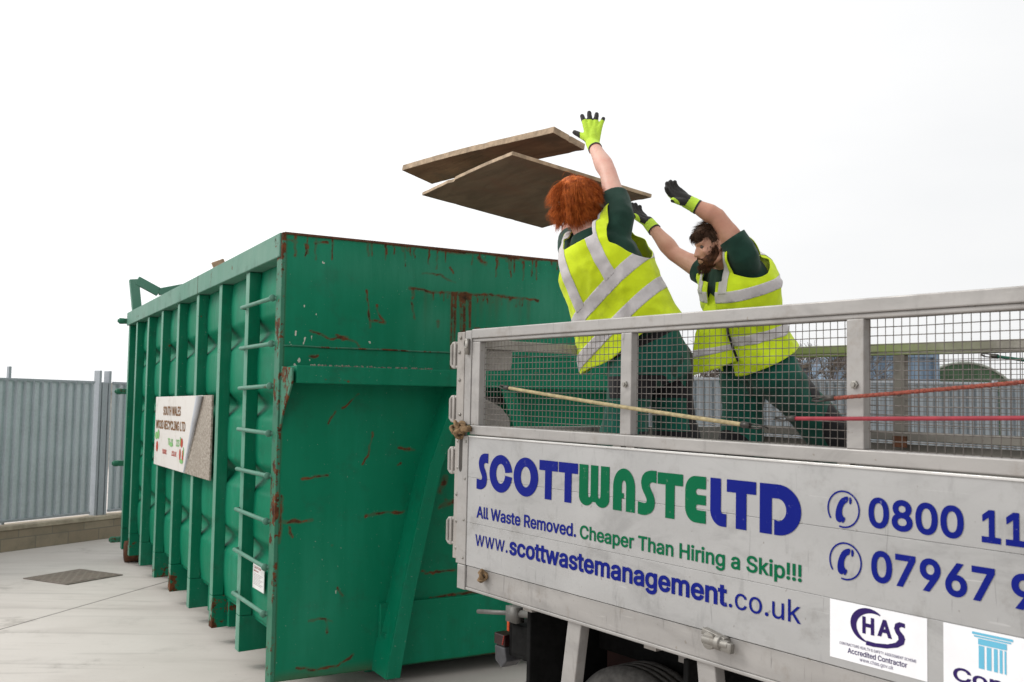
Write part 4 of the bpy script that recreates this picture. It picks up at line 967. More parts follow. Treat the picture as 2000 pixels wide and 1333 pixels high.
for cx, cz in ((1.6205, 1.5180), (1.6260, 1.3960)):      # telephone badge
    TXT = B()
    r = .0445
    ring = [arc(cx, cz, r, r, -105, 215, 40) + arc(cx, cz, r - .004, r - .004, 215, -105, 40)]
    put(TXT, fill2d(ring), cx - r, cx + r, cz - r, top=cz + r)
    hs = sm([(cx + .006, cz + .031), (cx + .014, cz + .031), (cx + .012, cz + .018), (cx + .003, cz + .013), (cx - .002, cz + .004), (cx - .004, cz - .006), (cx - .003, cz - .014), (cx + .002, cz - .020), (cx - .004, cz - .030), (cx - .013, cz - .033), (cx - .021, cz - .026), (cx - .022, cz - .010), (cx - .017, cz + .008), (cx - .008, cz + .024)], 1)
    b_ = fill2d([hs]); q = bounds(b_); put(TXT, b_, q[0], q[1], q[2], top=q[3])
    for pl in ([(cx + .016, cz + .032), (cx + .023, cz + .027), (cx + .022, cz + .015), (cx + .016, cz + .012)], [(cx + .001, cz - .017), (cx + .006, cz - .021), (cx + .001, cz - .032), (cx - .005, cz - .033)]):
        b_ = fill2d([sm(pl, 1)]); q = bounds(b_); put(TXT, b_, q[0], q[1], q[2], top=q[3])
    flat('telephone_badge', TXT, INK_BLUE, side)

# stickers
VIN = plain('white_vinyl', (.78, .78, .80), .35, 0, .04, 5, .03)
bm = B(); tbox(bm, 1.584, 1.8325, -.0012, .004, 1.1655, 1.3015); st1 = obj('accreditation_sticker', bm, VIN, side)
YL = -.0022
def band(cx, cz, rx, rz, a0, a1, w0, w1, n=40):
    o, i = [], []
    for k in range(n + 1):
        t = k / n; a = R(a0 + (a1 - a0) * t); w = w0 + (w1 - w0) * math.sin(PI * t)
        o.append((cx + (rx + w / 2) * math.cos(a), cz + (rz + w / 2) * math.sin(a))); i.append((cx + (rx - w / 2) * math.cos(a), cz + (rz - w / 2) * math.sin(a)))
    return [o + i[::-1]]
def add(dst, cont):
    b_ = fill2d(cont); q = bounds(b_); put(dst, b_, q[0], q[1], q[2], top=q[3])
add(NAV, band(1.694, 1.2555, .0455, .0365, 58, 255, .003, .017))
add(NAV, [[(1.681, 1.2130), (1.700, 1.2125), (1.735, 1.2160), (1.762, 1.2240), (1.777, 1.2340), (1.7805, 1.246), (1.777, 1.254), (1.768, 1.262), (1.766, 1.268), (1.771, 1.2715), (1.780, 1.2705), (1.780, 1.280), (1.766, 1.2815), (1.756, 1.276), (1.753, 1.265), (1.757, 1.256), (1.763, 1.249), (1.764, 1.242), (1.757, 1.234), (1.737, 1.226), (1.705, 1.2220), (1.683, 1.2230)]])
line('sticker_lettering', 'H', .035, 1.672, 1.703, 1.238, INK_NAVY, st1, top=1.277)
line('sticker_lettering', 'A', .035, 1.711, 1.748, 1.240, INK_NAVY, st1, top=1.279)
line('sticker_lettering', 'CONTRACTORS HEALTH & SAFETY ASSESSMENT SCHEME', .004, 1.611, 1.807, 1.2005, INK_NAVY, st1, cap=.0062)
line('sticker_lettering', 'Accredited Contractor', .012, 1.633, 1.785, 1.1845, INK_NAVY, st1, cap=.0115)
line('web_lettering', 'www.chas.gov.uk', -.002, 1.665, 1.751, 1.1722, INK_NAVY, st1, cap=.0088)
bm = B(); tbox(bm, 1.870, 2.118, -.0012, .004, 1.1655, 1.3015); st2 = obj('membership_sticker', bm, VIN, side)
line('sticker_lettering', 'Constr', .018, 1.892, 2.074, 1.1850, INK_NAVY, st2, cap=.0270)
for x0, x1, z0, z1 in ((1.934, 2.020, 1.2905, 1.2955), (1.938, 2.016, 1.2855, 1.2885), (1.947, 2.007, 1.2710, 1.2835), (1.948, 1.960, 1.2220, 1.2690), (1.965, 1.975, 1.2220, 1.2690), (1.980, 1.988, 1.2220, 1.2690), (1.992, 1.998, 1.2220, 1.2690), (2.002, 2.006, 1.2220, 1.2690)):
    add(CY, [[(x0, z0), (x1, z0), (x1, z1), (x0, z1)]])
flat('scheme_emblem', NAV, INK_NAVY, st1); flat('column_emblem', CY, INK_CYAN, st2)

# --- bed frame, floor, stays
bm = B(); tbox(bm, .010, XE, .004, .05, 1.066, 1.1435); tbox(bm, .010, XE, .000, .03, 1.056, 1.066)
bf = obj('bed_frame', bm, ALU_F, truck, bevel=.003)
bm = B(); tbox(bm, -.043, .0085, -.003, .05, 1.054, 1.1445); obj('frame_end_block', bm, ALU_F, bf, bevel=.004)
bm = B(); tbox(bm, 0.0, XE, .052, 1.60, 1.082, 1.10); obj('bed_floor', bm, ALU_D, truck)
for y in (.42, 1.18):
    bm = B(); tbox(bm, .1, XE, y - .035, y + .035, .86, 1.08); obj('chassis_rail', bm, BLACK, truck, bevel=.004)
for x in (.3, .9, 1.5, 2.1, 2.7, 3.3):
    bm = B(); tbox(bm, x, x + .05, .05, 1.55, 1.03, 1.081); obj('cross_bearer', bm, ALU_D, truck)
for a, b in (((.625, 1.062), (.555, .60)), ((1.178, 1.062), (1.235, .60))):
    bm = B()
    bar(bm, tp(a[0], .03, a[1]), tp(b[0], .03, b[1]), .075, .045, (0, 1, 0)); obj('mudguard_stay', bm, ALU_F, truck, bevel=.004)
for x0, x1 in ((.305, .325), (1.045, 1.065)):
    bm = B(); tbox(bm, x0, x1, .065, .50, .42, 1.03); obj('mudflap', bm, BLACK, truck, bevel=.004)
bm = B(); tbox(bm, .33, 1.04, .42, .44, .60, 1.02); obj('arch_liner', bm, plain('dark_red_oxide', (.035, .016, .014), .8), truck)
bm = B(); tbox(bm, .80, 1.02, .30, .31, .93, 1.035); obj('axle_plate', bm, plain('pale_plate', (.34, .32, .30), .7, .2, .25, 9), truck, bevel=.003)
def wheel(x, y0, parent):
    wz = .3845; q_ = 1.048
    wh = bpy.data.objects.new('wheel', None); COL.objects.link(wh); wh.parent = parent
    c = (tx(x), tx(y0), wz)
    bm = B(); lathe(bm, [(r_ * q_, h_) for r_, h_ in [(.20, .0), (.25, -.012), (.33, -.006), (.355, .012), (.366, .03), (.366, .052), (.360, .054), (.360, .060), (.366, .062), (.366, .085), (.360, .087), (.360, .093), (.367, .095), (.367, .118), (.361, .12), (.361, .126), (.367, .128), (.367, .155), (.35, .19), (.25, .20), (.20, .19)]], c, (0, 1, 0), 64)
    obj('tyre', bm, plain('tyre_rubber', (.075, .072, .068), .8, 0, .3, 30, .3, .004), wh, True)
    bm = B(); lathe(bm, [(.03, .02), (.10, .01), (.12, .05), (.19, .06), (.205, .01), (.21, .015), (.21, .17), (.05, .17)], c, (0, 1, 0), 40)
    obj('rim', bm, plain('rim_steel', (.35, .34, .33), .5, .5), wh, True)
    return wh
wheel(.675, .20, truck); wheel(.675, 1.22, truck)
# latches, knots
bm = B()
lathe(bm, [(.016, 0), (.016, .05), (.022, .052), (.022, .07), (.014, .072), (.014, .10)], tp(1.20, -.018, 1.128), (1, 0, .0), 14)
lathe(bm, [(.026, -.012), (.026, .012)], tp(1.222, -.018, 1.128), (0, 1, 0), 16)
bar(bm, tp(1.19, -.006, 1.148), tp(1.27, -.006, 1.135), .02, .03, (0, 1, 0))
bar(bm, tp(1.26, -.02, 1.126), tp(1.30, -.02, 1.122), .03, .018, (0, 1, 0))
obj('drop_latch', bm, ZINC, bf, True, bevel=.002)
ROPE = plain('old_rope', (.20, .13, .07), .95, 0, .45, 60, .6)
def knot(c, r, seed, parent):
    rnd = random.Random(seed); bm = B(); c = Vector(c)
    for k in range(5):
        a = Euler((rnd.uniform(0, 6), rnd.uniform(0, 6), rnd.uniform(0, 6))).to_matrix(); o = Vector((rnd.uniform(-r, r), rnd.uniform(-.3 * r, .1 * r), rnd.uniform(-r, r))) * .45
        n = 18; pts = [c + o + a @ Vector((math.cos(i * 2 * PI / n) * r, math.sin(i * 2 * PI / n) * r * .7, math.sin(i * 4 * PI / n) * r * .25)) for i in range(n + 1)]
        tube(bm, pts, r * .27, 8)
    obj('rope_knot', bm, ROPE, parent, True)
knot(tp(.135, -.012, 1.126), .020, 4, bf)
# rear corner post with hinge loops
bm = B(); tbox(bm, -.080, -.030, -.001, .022, 1.16, 2.012); cp = obj('corner_post', bm, ALU_D, truck, bevel=.003)
for x, z in ((-.055, 1.99), (-.062, 1.935), (-.058, 1.83), (-.05, 1.70), (-.058, 1.60), (-.055, 1.50), (-.06, 1.40), (-.055, 1.30), (-.055, 1.20)):
    bm = B(); lathe(bm, [(.0075, 0), (.0075, .004), (.003, .006)], tp(x, -.001, z), (0, -1, 0), 8); obj('bolt', bm, ZINC, cp, True)
for z in (1.925, 1.72, 1.525, 1.26):
    bm = B(); h = .045
    tube(bm, [tp(-.078, .005, z + h), tp(-.105, -.002, z + h), tp(-.112, -.004, z + h * .8), tp(-.112, -.004, z - h * .8), tp(-.105, -.002, z - h), tp(-.078, .005, z - h)], .008, 8)
    box(bm, *[v for p in zip(tp(-.10, -.006, z - h * 1.15), tp(-.086, .012, z + h * 1.15)) for v in p])
    obj('hinge_loop', bm, ALU_D, cp, True, bevel=.002)
knot(tp(-.035, -.015, 1.648), .030, 9, cp)
bm = B(); tube(bm, [tp(-.06, -.01, 1.652), tp(.0, -.018, 1.645), tp(.035, -.012, 1.650)], .014, 8); obj('rope_lashing', bm, ROPE, cp, True)

# --- mesh side (near) and its wires
def wire_mesh(xs, zs, y, r, parent, swap=None):
    bm = B()
    x0, x1, z0, z1 = xs[0], xs[1], zs[0], zs[1]
    n = max(1, round((x1 - x0) / .0205)); m = max(1, round((z1 - z0) / .0205))
    P = (lambda a, b, c: tp(a, b, c)) if swap is None else swap
    rn = random.Random(int((x0 + 9) * 1000) + int(y * 77))
    for i in range(n + 1):
        x = x0 + (x1 - x0) * i / n
        tube(bm, [P(x + .0012 * noise.noise((x * 9, z0 + (z1 - z0) * k / 4 * 8, y)), y, z0 + (z1 - z0) * k / 4) for k in range(5)], r, 4, False)
    for j in range(m + 1):
        z = z0 + (z1 - z0) * j / m
        tube(bm, [P(x0 + (x1 - x0) * k / 6, y + .002, z + .0022 * noise.noise((k * .9 + x0 * 5, z * 31, y * 3))) for k in range(7)], r, 4, False)
    return obj('wire_mesh', bm, WIRE, parent)
POSTS = (.8545, 1.6490, 2.4435, 3.238)
def mesh_side(y, inner, rail, name, posts, x0=.0, mat=ALU_F):
    s = inner
    bm = B()
    tbox(bm, x0, XE, min(y, y + s * .038), max(y, y + s * .038), 1.985, 2.020)
    tbox(bm, x0, XE, min(y + s * .006, y + s * .036), max(y + s * .006, y + s * .036), 1.972, 1.985)
    fr = obj(name, bm, mat, truck, bevel=.004)
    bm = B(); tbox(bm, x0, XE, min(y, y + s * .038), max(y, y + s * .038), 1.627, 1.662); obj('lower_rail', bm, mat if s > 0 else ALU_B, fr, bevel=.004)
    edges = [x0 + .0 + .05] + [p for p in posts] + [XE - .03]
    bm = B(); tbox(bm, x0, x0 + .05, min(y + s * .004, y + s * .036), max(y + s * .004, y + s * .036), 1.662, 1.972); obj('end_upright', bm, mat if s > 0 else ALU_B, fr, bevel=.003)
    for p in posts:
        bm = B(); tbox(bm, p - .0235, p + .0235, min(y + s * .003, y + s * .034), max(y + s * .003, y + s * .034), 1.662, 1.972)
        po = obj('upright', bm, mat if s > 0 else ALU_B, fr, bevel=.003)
        bm = B(); yy = y if s > 0 else y + s * .038
        lathe(bm, [(.012, 0), (.012, .006), (.007, .007), (.007, .012)], tp(p, yy + .003, 1.815), (0, -1, 0), 6); obj('bolt', bm, ZINC, po)
    prev = x0 + .05
    for p in list(posts) + [XE]:
        wire_mesh((prev, p - .0235), (1.663, 1.972), y + s * .028, .0013 if s > 0 else .0013, fr)
        prev = p + .0235
    return fr
near = mesh_side(.0, 1, 0, 'mesh_side', POSTS, .015)
bm = B(); tbox(bm, -.029, .013, .001, .03, 1.662, 2.016); obj('rear_upright', bm, ALU_F, near, bevel=.003)
bm = B(); tube(bm, [tp(-.004, -.006, 1.925), tp(-.004, -.006, 1.985)], .010, 8); tube(bm, [tp(-.004 + .012 * math.cos(R(i * 30)), -.012, 1.965 + .016 * math.sin(R(i * 30))) for i in range(13)], .004, 6, False)
obj('drop_pin', bm, ZINC, near, True)
for x in (.80, .86, 1.6, 2.44):
    bm = B(); tbox(bm, x, x + .035, .004, .03, 1.6235, 1.627); obj('side_packer', bm, ALU_D, near)
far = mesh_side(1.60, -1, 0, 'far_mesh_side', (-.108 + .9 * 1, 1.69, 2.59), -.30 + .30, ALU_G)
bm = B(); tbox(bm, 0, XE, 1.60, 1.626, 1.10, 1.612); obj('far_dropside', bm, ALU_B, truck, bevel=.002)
bm = B(); tbox(bm, .77, .83, 1.555, 1.562, 1.60, 1.645); obj('far_catch', bm, RUST, far)
bm = B(); tbox(bm, .002, .05, 1.556, 1.612, 1.11, 2.018); obj('far_rear_post', bm, ALU_D, truck, bevel=.003)
# tailgate across the rear
bm = B(); tbox(bm, -.020, .018, .06, 1.55, 1.948, 1.985)
tg = obj('tailgate_rail', bm, ALU_D, truck, bevel=.003)
bm = B(); tbox(bm, -.020, .012, .05, 1.55, 1.12, 1.655); obj('tailgate_panel', bm, ALU_D, tg, bevel=.003)
bm = B(); prism(bm, [(.04, 1.948), (.20, 1.948), (.20, 1.90), (.19, 1.872), (.04, 1.865)], lambda p: tp(-.012, p[0], p[1]), lambda p: tp(.004, p[0], p[1])); obj('corner_plate', bm, ALU_D, tg, bevel=.002)
bm = B(); prism(bm, [(.04, 1.655), (.195, 1.655), (.19, 1.69), (.15, 1.73), (.09, 1.755), (.04, 1.76)], lambda p: tp(-.012, p[0], p[1]), lambda p: tp(.004, p[0], p[1])); obj('corner_plate', bm, ALU_D, tg, bevel=.002)
bm = B(); tbox(bm, XE, XE + .04, 0, 1.63, 1.05, 2.05); obj('headboard', bm, ALU_F, truck, bevel=.004)
# rear underrun bar, lamp cluster and release rod
bm = B(); tbox(bm, -.20, -.06, .36, 1.50, .72, .86); tbox(bm, -.10, .12, .30, .42, .76, .875); ub = obj('underrun_bar', bm, BLACK, truck, bevel=.008)
bm = B(); tbox(bm, -.05, .12, .44, 1.15, .86, 1.03); obj('rear_crossmember', bm, BLACK, truck)
bm = B(); tbox(bm, -.215, -.20, .36, .40, .815, .855); obj('marker_lamp', bm, plain('orange_lens', (.55, .07, .01), .4, 0, .1), ub, bevel=.003)
bm = B(); tbox(bm, -.275, -.20, .34, .40, .755, .802); lc = obj('lamp_cluster', bm, plain('dark_red_lens', (.020, .006, .006), .3, 0, .3), ub, bevel=.006)
bm = B()
for i in range(5):
    lathe(bm, [(.0045, 0), (.003, .003)], tp(-.2755, .35 + .01 * i, .765 + .008 * (i % 3)), (-1, 0, 0), 8)
    lathe(bm, [(.0045, 0), (.003, .003)], tp(-.212 + .002 * i, .339, .765 + .008 * i), (0, -1, 0), 8)
obj('lamp_reflector', bm, plain('red_reflector', (.25, .025, .018), .25, 0, .1), lc)
bm = B(); prism(bm, [(-.27, .752), (-.20, .752), (-.185, .70), (-.22, .668), (-.265, .69)], lambda p: tp(p[0], .34, p[1]), lambda p: tp(p[0], .42, p[1])); obj('lamp_bracket', bm, plain('grey_bracket', (.06, .06, .065), .6), ub, bevel=.006)
bm = B()
tube(bm, [tp(-.335, .30, .878), tp(-.10, .30, .915)], .0105, 10); tube(bm, [tp(-.12, .30, .912), tp(.25, .30, .965)], .017, 10)
box(bm, *[v for p in zip(tp(-.115, .28, .885), tp(-.045, .32, .945)) for v in p])
obj('release_rod', bm, STEEL, truck, True)

# --- elastic cords hooked to the mesh
def cord(label, a, b, sag, r, mat, y, loops=True, braid=False):
    a, b = tp(a[0], y, a[1]), tp(b[0], y, b[1])
    M = truck_M
    n = 40
    pts = [a.lerp(b, i / n) + Vector((0, 0, -sag * 4 * (i / n) * (1 - i / n))) for i in range(n + 1)]
    t = thing('bungee_cord', label, 'cord', M @ a)
    t.rotation_euler = truck.rotation_euler
    L = lambda p: p - a
    bm = B(); tube(bm, [L(p) for p in pts], r, 10)
    if braid:
        for s in (0, PI):
            d = (b - a).normalized(); u, v = frame_for(d); ln = (b - a).length; m = int(ln / .006)
            tube(bm, [L(a.lerp(b, i / m)) + Vector((0, 0, -sag * 4 * (i / m) * (1 - i / m))) + (u * math.cos(i * .9 + s) + v * math.sin(i * .9 + s)) * r * .78 for i in range(m + 1)], r * .42, 5)
    obj('elastic', bm, mat, t, True)
    for p, d in ((pts[0], (a - b).normalized()), (pts[-1], (b - a).normalized())):
        bm = B(); p = L(p)
        tube(bm, [p - d * .018, p + d * .012], [r * 1.5, r * 1.35], 8)
        s = Vector((0, 0, 1)) * r * .9
        tube(bm, [p + d * .01 + s, p + d * .035 + s, p + d * .058 + s * .7 + Vector((0, .006, 0)), p + d * .064 + Vector((0, .020, .0)), p + d * .055 + Vector((0, .030, -.004))], .0028, 6)
        tube(bm, [p + d * .01 - s, p + d * .04 - s, p + d * .058 - s * .2], .0028, 6)
        obj('hook', bm, HOOK, t, True)
    return t
HOOK = metal('dark_hook', (.06, .055, .05), .4, .7, .3)
truck_M = Matrix.Translation(truck.location) @ truck.rotation_euler.to_matrix().to_4x4()
cord('cream elastic cord stretched slanting across the mesh beside the worker with red hair', (.262, 1.802), (1.335, 1.708), .004, .0068, plain('cream_cord', (.33, .27, .15), .8, 0, .25, 60, .3), -.012)
cord('orange braided elastic cord, topmost of the cords on the near mesh side', (1.59, 1.781), (3.1, 1.93), .008, .0052, plain('orange_braid', (.24, .062, .042), .85, 0, .5, 160, .6), -.014, True, True)
cord('thin plain red elastic cord just below the orange braided one', (1.475, 1.7295), (3.0, 1.79), .006, .0058, plain('red_cord', (.27, .028, .042), .6, 0, .15, 30), -.012)
cord('dark green elastic cord hooked inside the far mesh side', (1.19, 1.958), (2.4, 1.80), .01, .007, plain('green_cord', (.01, .07, .045), .8), 1.545)
#BACK
# ------------------------------------------------------------------ things beyond the truck
hoarding('light corrugated galvanised fence seen through the mesh behind the truck', (1.2, 12.2, 0), R(9), [(0.0, 2.7), (2.74, 5.4), (5.44, 8.1), (8.14, 11)], .05, 2.16, [(-.04, .08, 2.2), (2.72, .07, 2.2), (5.42, .07, 2.2), (8.12, .07, 2.2)], GALV_B)
def cont_mat():
    n = NT('blue_container_paint')
    v = n.noise(1.5, 6, .7); s = n.noise(1, 5, .7, n.obj((6, 6, .5)))
    c = n.mix(n.ramp(s, .3, .7), (.10, .17, .26), (.22, .29, .37))
    c = n.mix(n.math('MULTIPLY', n.ramp(v, .56, .7), .8), c, (.20, .09, .05))
    return n.fin(c, .6)
CB = cont_mat()
t = thing('shipping_container', 'faded blue corrugated shipping container with rust, behind the galvanised fence', 'container', (7.88, 20.5, 0), (0, 0, R(4)))
bm = B(); corrugated(bm, -1.05, 1.1, .15, 2.93, 0, .28, .05); box(bm, -1.05, 1.1, .06, 6, .15, 2.93); obj('body', bm, CB, t)
bm = B(); box(bm, -1.15, -1.05, -.05, .1, .05, 3.0); box(bm, 1.1, 1.2, -.05, .1, .05, 3.0); obj('corner_post', bm, CB, t)
bm = B(); box(bm, -1.05, 1.1, -.04, .08, 2.93, 3.02); obj('top_rail', bm, CB, t)
t = thing('shipping_container', 'smaller slate blue container with brown edged roof beside the faded blue one', 'container', (6.98, 22.0, 0), (0, 0, R(4)))
bm = B(); corrugated(bm, -.42, .52, .15, 2.72, 0, .24, .05); box(bm, -.42, .52, .06, 5, .15, 2.72); obj('body', bm, CB, t)
bm = B(); prism(bm, [(-.5, 2.72), (.55, 2.86), (.55, 2.95), (-.5, 2.80)], lambda p: Vector((p[0], -.08, p[1])), lambda p: Vector((p[0], 5, p[1]))); obj('roof', bm, plain('rusty_roof', (.20, .15, .10), .8, 0, .3, 4), t)
t = thing('arched_hut', 'dark green arched hut with rounded roof beyond the fence', 'hut', (13.1, 28, 0))
bm = B()
pr = arc(0, 1.55, 1.75, 1.68, 0, 180, 28)
prism(bm, [(1.75, 0)] + pr + [(-1.75, 0)], lambda p: Vector((p[0], 0, p[1])), lambda p: Vector((p[0] + 1.2, 7, p[1])))
obj('canvas', bm, plain('green_canvas', (.045, .085, .045), .8, 0, .3, 2), t)
bm = B(); tube(bm, [Vector((a, -.02, b)) for a, b in pr], .035, 8); obj('end_hoop', bm, plain('pale_hoop', (.3, .32, .28), .7), t, True)
t = thing('low_shed', 'long pale roofed shed just showing over the left fence', 'shed', (-9.2, 28, 0), (0, 0, R(15)))
bm = B(); box(bm, -5, 4.2, 0, 4, 0, 2.1); obj('wall', bm, plain('shed_wall', (.42, .41, .38), .9), t)
bm = B(); prism(bm, [(-5.2, 2.1), (4.4, 2.1), (4.2, 2.33), (-5.0, 2.36)], lambda p: Vector((p[0], -.2, p[1])), lambda p: Vector((p[0], 4.2, p[1]))); obj('roof', bm, plain('shed_roof', (.38, .37, .33), .9), t)
BARK = plain('bare_twigs', (.10, .08, .065), .95, 0, .35, 9, 0)
def bare_tree(label, x, y, h, seed, spread=1.0):
    rnd = random.Random(seed)
    t = thing('bare_tree', label, 'tree', (x, y, 0), (0, 0, 0), 'bare trees beyond the fence')
    tr, tw = B(), B()
    def grow(p, d, l, r, depth):
        q = p + d * l
        mid = p.lerp(q, .5) + Vector((rnd.uniform(-1, 1), rnd.uniform(-1, 1), rnd.uniform(-.5, .5))) * l * .08
        tube(tr if depth < 2 else tw, [p, mid, q], [r, r * .85, r * .68], 6 if depth < 2 else 3, False)
        if depth >= 6: return
        for k in range(3 if depth < 4 else 4):
            ax = Vector((rnd.uniform(-1, 1), rnd.uniform(-1, 1), rnd.uniform(-.35, .9))) * spread
            nd = (d * .85 + ax * .75).normalized()
            grow(p.lerp(q, rnd.uniform(.55, 1)), nd, l * rnd.uniform(.62, .84), max(r * .60, .0058), depth + 1)
    grow(Vector((0, 0, 0)), Vector((0, 0, 1)), h * .37, h * .020, 0)
    obj('trunk', tr, BARK, t, True); obj('crown', tw, BARK, t)
bare_tree('bare twiggy tree behind the fence, seen between the two workers', 3.72, 20.0, 3.25, 3)
bare_tree('bare twiggy tree at the back of the bearded worker, left of the blue containers', 5.62, 18.6, 3.35, 8)
bare_tree('bare twiggy tree close to the smaller slate blue container', 7.35, 24.5, 3.3, 21)
#PEOPLE
# ------------------------------------------------------------------ people: helpers
V = Vector
def p_ball(bm, c, r, M=None):
    """ellipsoid: radii r along the axes of M"""
    M = M or Matrix.Identity(3)
    S = Matrix.Diagonal(V(r if isinstance(r, (tuple, list)) else (r, r, r)))
    T = Matrix.Translation(V(c)) @ (M @ S).to_4x4()
    bmesh.ops.create_icosphere(bm, subdivisions=3, radius=1.0, matrix=T)
def p_chain(bm, pts, rr):
    pts = [V(p) for p in pts]
    P, Q = [], []
    for i in range(len(pts) - 1):
        n = max(2, int((pts[i + 1] - pts[i]).length / .02))
        for k in range(n):
            t = k / n; P.append(pts[i].lerp(pts[i + 1], t)); s = t * t * (3 - 2 * t) * .5 + t * .5; Q.append(rr[i] * (1 - s) + rr[i + 1] * s)
    P.append(pts[-1]); Q.append(rr[-1])
    tube(bm, P, Q, 16)
    for p, r in ((pts[0], rr[0]), (pts[-1], rr[-1])): p_ball(bm, p, r * .995)
def p_loft(bm, rings, n=28):
    """rings: (centre, U, W, rx, front, back)"""
    out = []
    for c, U, W, rx, rf, rb in rings:
        o = []
        for k in range(n):
            a = 2 * PI * k / n; ca, sa = math.cos(a), math.sin(a)
            e = .86
            x = math.copysign(abs(ca) ** e, ca) * rx; y = math.copysign(abs(sa) ** e, sa) * (rf if sa > 0 else rb)
            o.append(bm.verts.new(c + U * x + W * y))
        out.append(o)
    for a, b in zip(out, out[1:]):
        for k in range(n): bm.faces.new((a[k], a[(k + 1) % n], b[(k + 1) % n], b[k]))
    bm.faces.new(out[0][::-1]); bm.faces.new(out[-1])
def fuse(bm, voxel, smooth=3, fac=.5):
    """one continuous skin round everything in bm"""
    bmesh.ops.recalc_face_normals(bm, faces=bm.faces)
    me = bpy.data.meshes.new('tmp'); bm.to_mesh(me); bm.free()
    o = bpy.data.objects.new('tmp', me); COL.objects.link(o)
    r = o.modifiers.new('r', 'REMESH'); r.mode = 'VOXEL'; r.voxel_size = voxel; r.adaptivity = 0
    s = o.modifiers.new('s', 'SMOOTH'); s.factor = fac; s.iterations = smooth
    m2 = bpy.data.meshes.new_from_object(o.evaluated_get(bpy.context.evaluated_depsgraph_get()))
    out = B(); out.from_mesh(m2)
    bpy.data.objects.remove(o); bpy.data.meshes.remove(me); bpy.data.meshes.remove(m2)
    return out
def cut(bm, g, delete=False, mat=None, test=None):
    """split bm along g = 0 exactly; drop (or repaint) the g < 0 side"""
    val = {}
    for v in bm.verts:
        q = g(v.co); val[v] = q if abs(q) > 2e-5 else 2e-5
    new = []
    for e in list(bm.edges):
        a, b = e.verts; ga, gb = val[a], val[b]
        if (ga < 0) != (gb < 0):
            t = ga / (ga - gb)
            q = g(a.co.lerp(b.co, t))                 # one secant step
            if abs(q) > 1e-4:
                t = t + (-q) * ((t / (q - ga)) if (q < 0) == (gb < 0) and abs(q - ga) > 1e-9 else ((1 - t) / (gb - q) if abs(gb - q) > 1e-9 else 0))
            t = min(.98, max(.02, t))
            _e, nv = bmesh.utils.edge_split(e, a, t); val[nv] = 0.0; new.append(nv)
    if new: bmesh.ops.connect_verts(bm, verts=new)
    hit = []
    for f in bm.faces:
        s = 0.0
        for v in f.verts:
            q = val.get(v, 0.0)
            if abs(q) > abs(s): s = q
        if s < 0 and (test is None or test(f.calc_center_median())): hit.append(f)
    if delete: bmesh.ops.delete(bm, geom=hit, context='FACES')
    elif mat is not None:
        for f in hit: f.material_index = mat
    return hit
def sub_copy(bm, faces, off):
    """the given faces as a new bmesh, lifted off along the normals"""
    bm.normal_update(); out = B(); mp = {}
    for f in faces:
        for v in f.verts:
            if v not in mp: mp[v] = out.verts.new(v.co + v.normal * off)
    for f in faces:
        try: out.faces.new([mp[v] for v in f.verts])
        except ValueError: pass
    return out
def displace(bm, fn):
    bm.normal_update()
    mv = [(v, v.co + v.normal * fn(v.co, v.normal)) for v in bm.verts]
    for v, p in mv: v.co = p
def wrinkle(p, f, amp, seed, stretch=None):
    q = V(p) + V((seed * 3.1, seed * 1.7, seed))
    if stretch is not None:
        d, k = stretch; q = q - d * q.dot(d) * (1 - k)
    a = 1 - abs(noise.noise(q * f)) * 2.2
    b = noise.noise(q * f * 2.3)
    return amp * (a * .8 + b * .45)
def seg_dist(p, a, b):
    d = b - a; t = max(0, min(1, (p - a).dot(d) / d.length_squared)); return (p - a - d * t).length
def pobj(name, bm, mats, parent, root, smooth=True, solid=0.0, sub=0):
    me = bpy.data.meshes.new(name)
    for v in bm.verts: v.co -= root
    bm.to_mesh(me); bm.free()
    o = link(name, me, mats, parent, smooth)
    if solid:
        s = o.modifiers.new('thick', 'SOLIDIFY'); s.thickness = solid; s.offset = -1
    return o

SKIN_A = None
def skin_mat(name, col, red):
    n = NT(name)
    c = n.mix(n.ramp(n.noise(7, 4, .6), .35, .7), col, red)
    c = n.mix(n.math('MULTIPLY', n.ramp(n.noise(55, 3), .5, .75), .25), c, tuple(x * .8 for x in red))
    n.bump(n.noise(220, 3), .12, .002)
    m = n.fin(c, .5, 0, .35)
    n.b.inputs['Subsurface Weight'].default_value = .12
    n.b.inputs['Subsurface Radius'].default_value = (.012, .005, .003)
    return m
SKIN1 = skin_mat('pale_skin', (.62, .38, .30), (.60, .30, .235))
SKIN2 = skin_mat('fair_skin', (.52, .29, .20), (.46, .22, .15))
VEST = fabric('hi_vis_yellow', (.60, .74, .012), .75, .14, .6, (.26, .31, .03))
VEST2 = fabric('hi_vis_yellow_clean', (.58, .74, .014), .75, .10, .22, (.26, .32, .03))
STRIP = fabric('reflective_tape', (.56, .53, .53), .5, .14, .55, (.30, .27, .27))
TEE = fabric('bottle_green_jersey', (.010, .040, .027), .9, .25)
TROU = fabric('green_work_trousers', (.005, .082, .056), .9, .28, .25, (.012, .04, .03))
BLK = fabric('black_reinforcement', (.012, .011, .013), .85, .3)
GLY = fabric('yellow_glove_knit', (.50, .72, .06), .9, .15, .15, (.25, .32, .06))
GLB = fabric('dark_glove_coating', (.030, .028, .027), .7, .3)
BOOT = plain('boot_leather', (.03, .025, .02), .6, 0, .3, 20)
EYEW = plain('eye_white', (.10, .075, .065), .7, 0, .02, 5, 0)
LEATH = plain('brown_belt', (.16, .07, .03), .6, 0, .3, 25)

def hair_mat(name, a, b):
    n = NT(name)
    c = n.mix(n.ramp(n.noise(38, 4, .7), .32, .68), a, b)
    m = n.fin(c, .62, 0, .15)
    return m

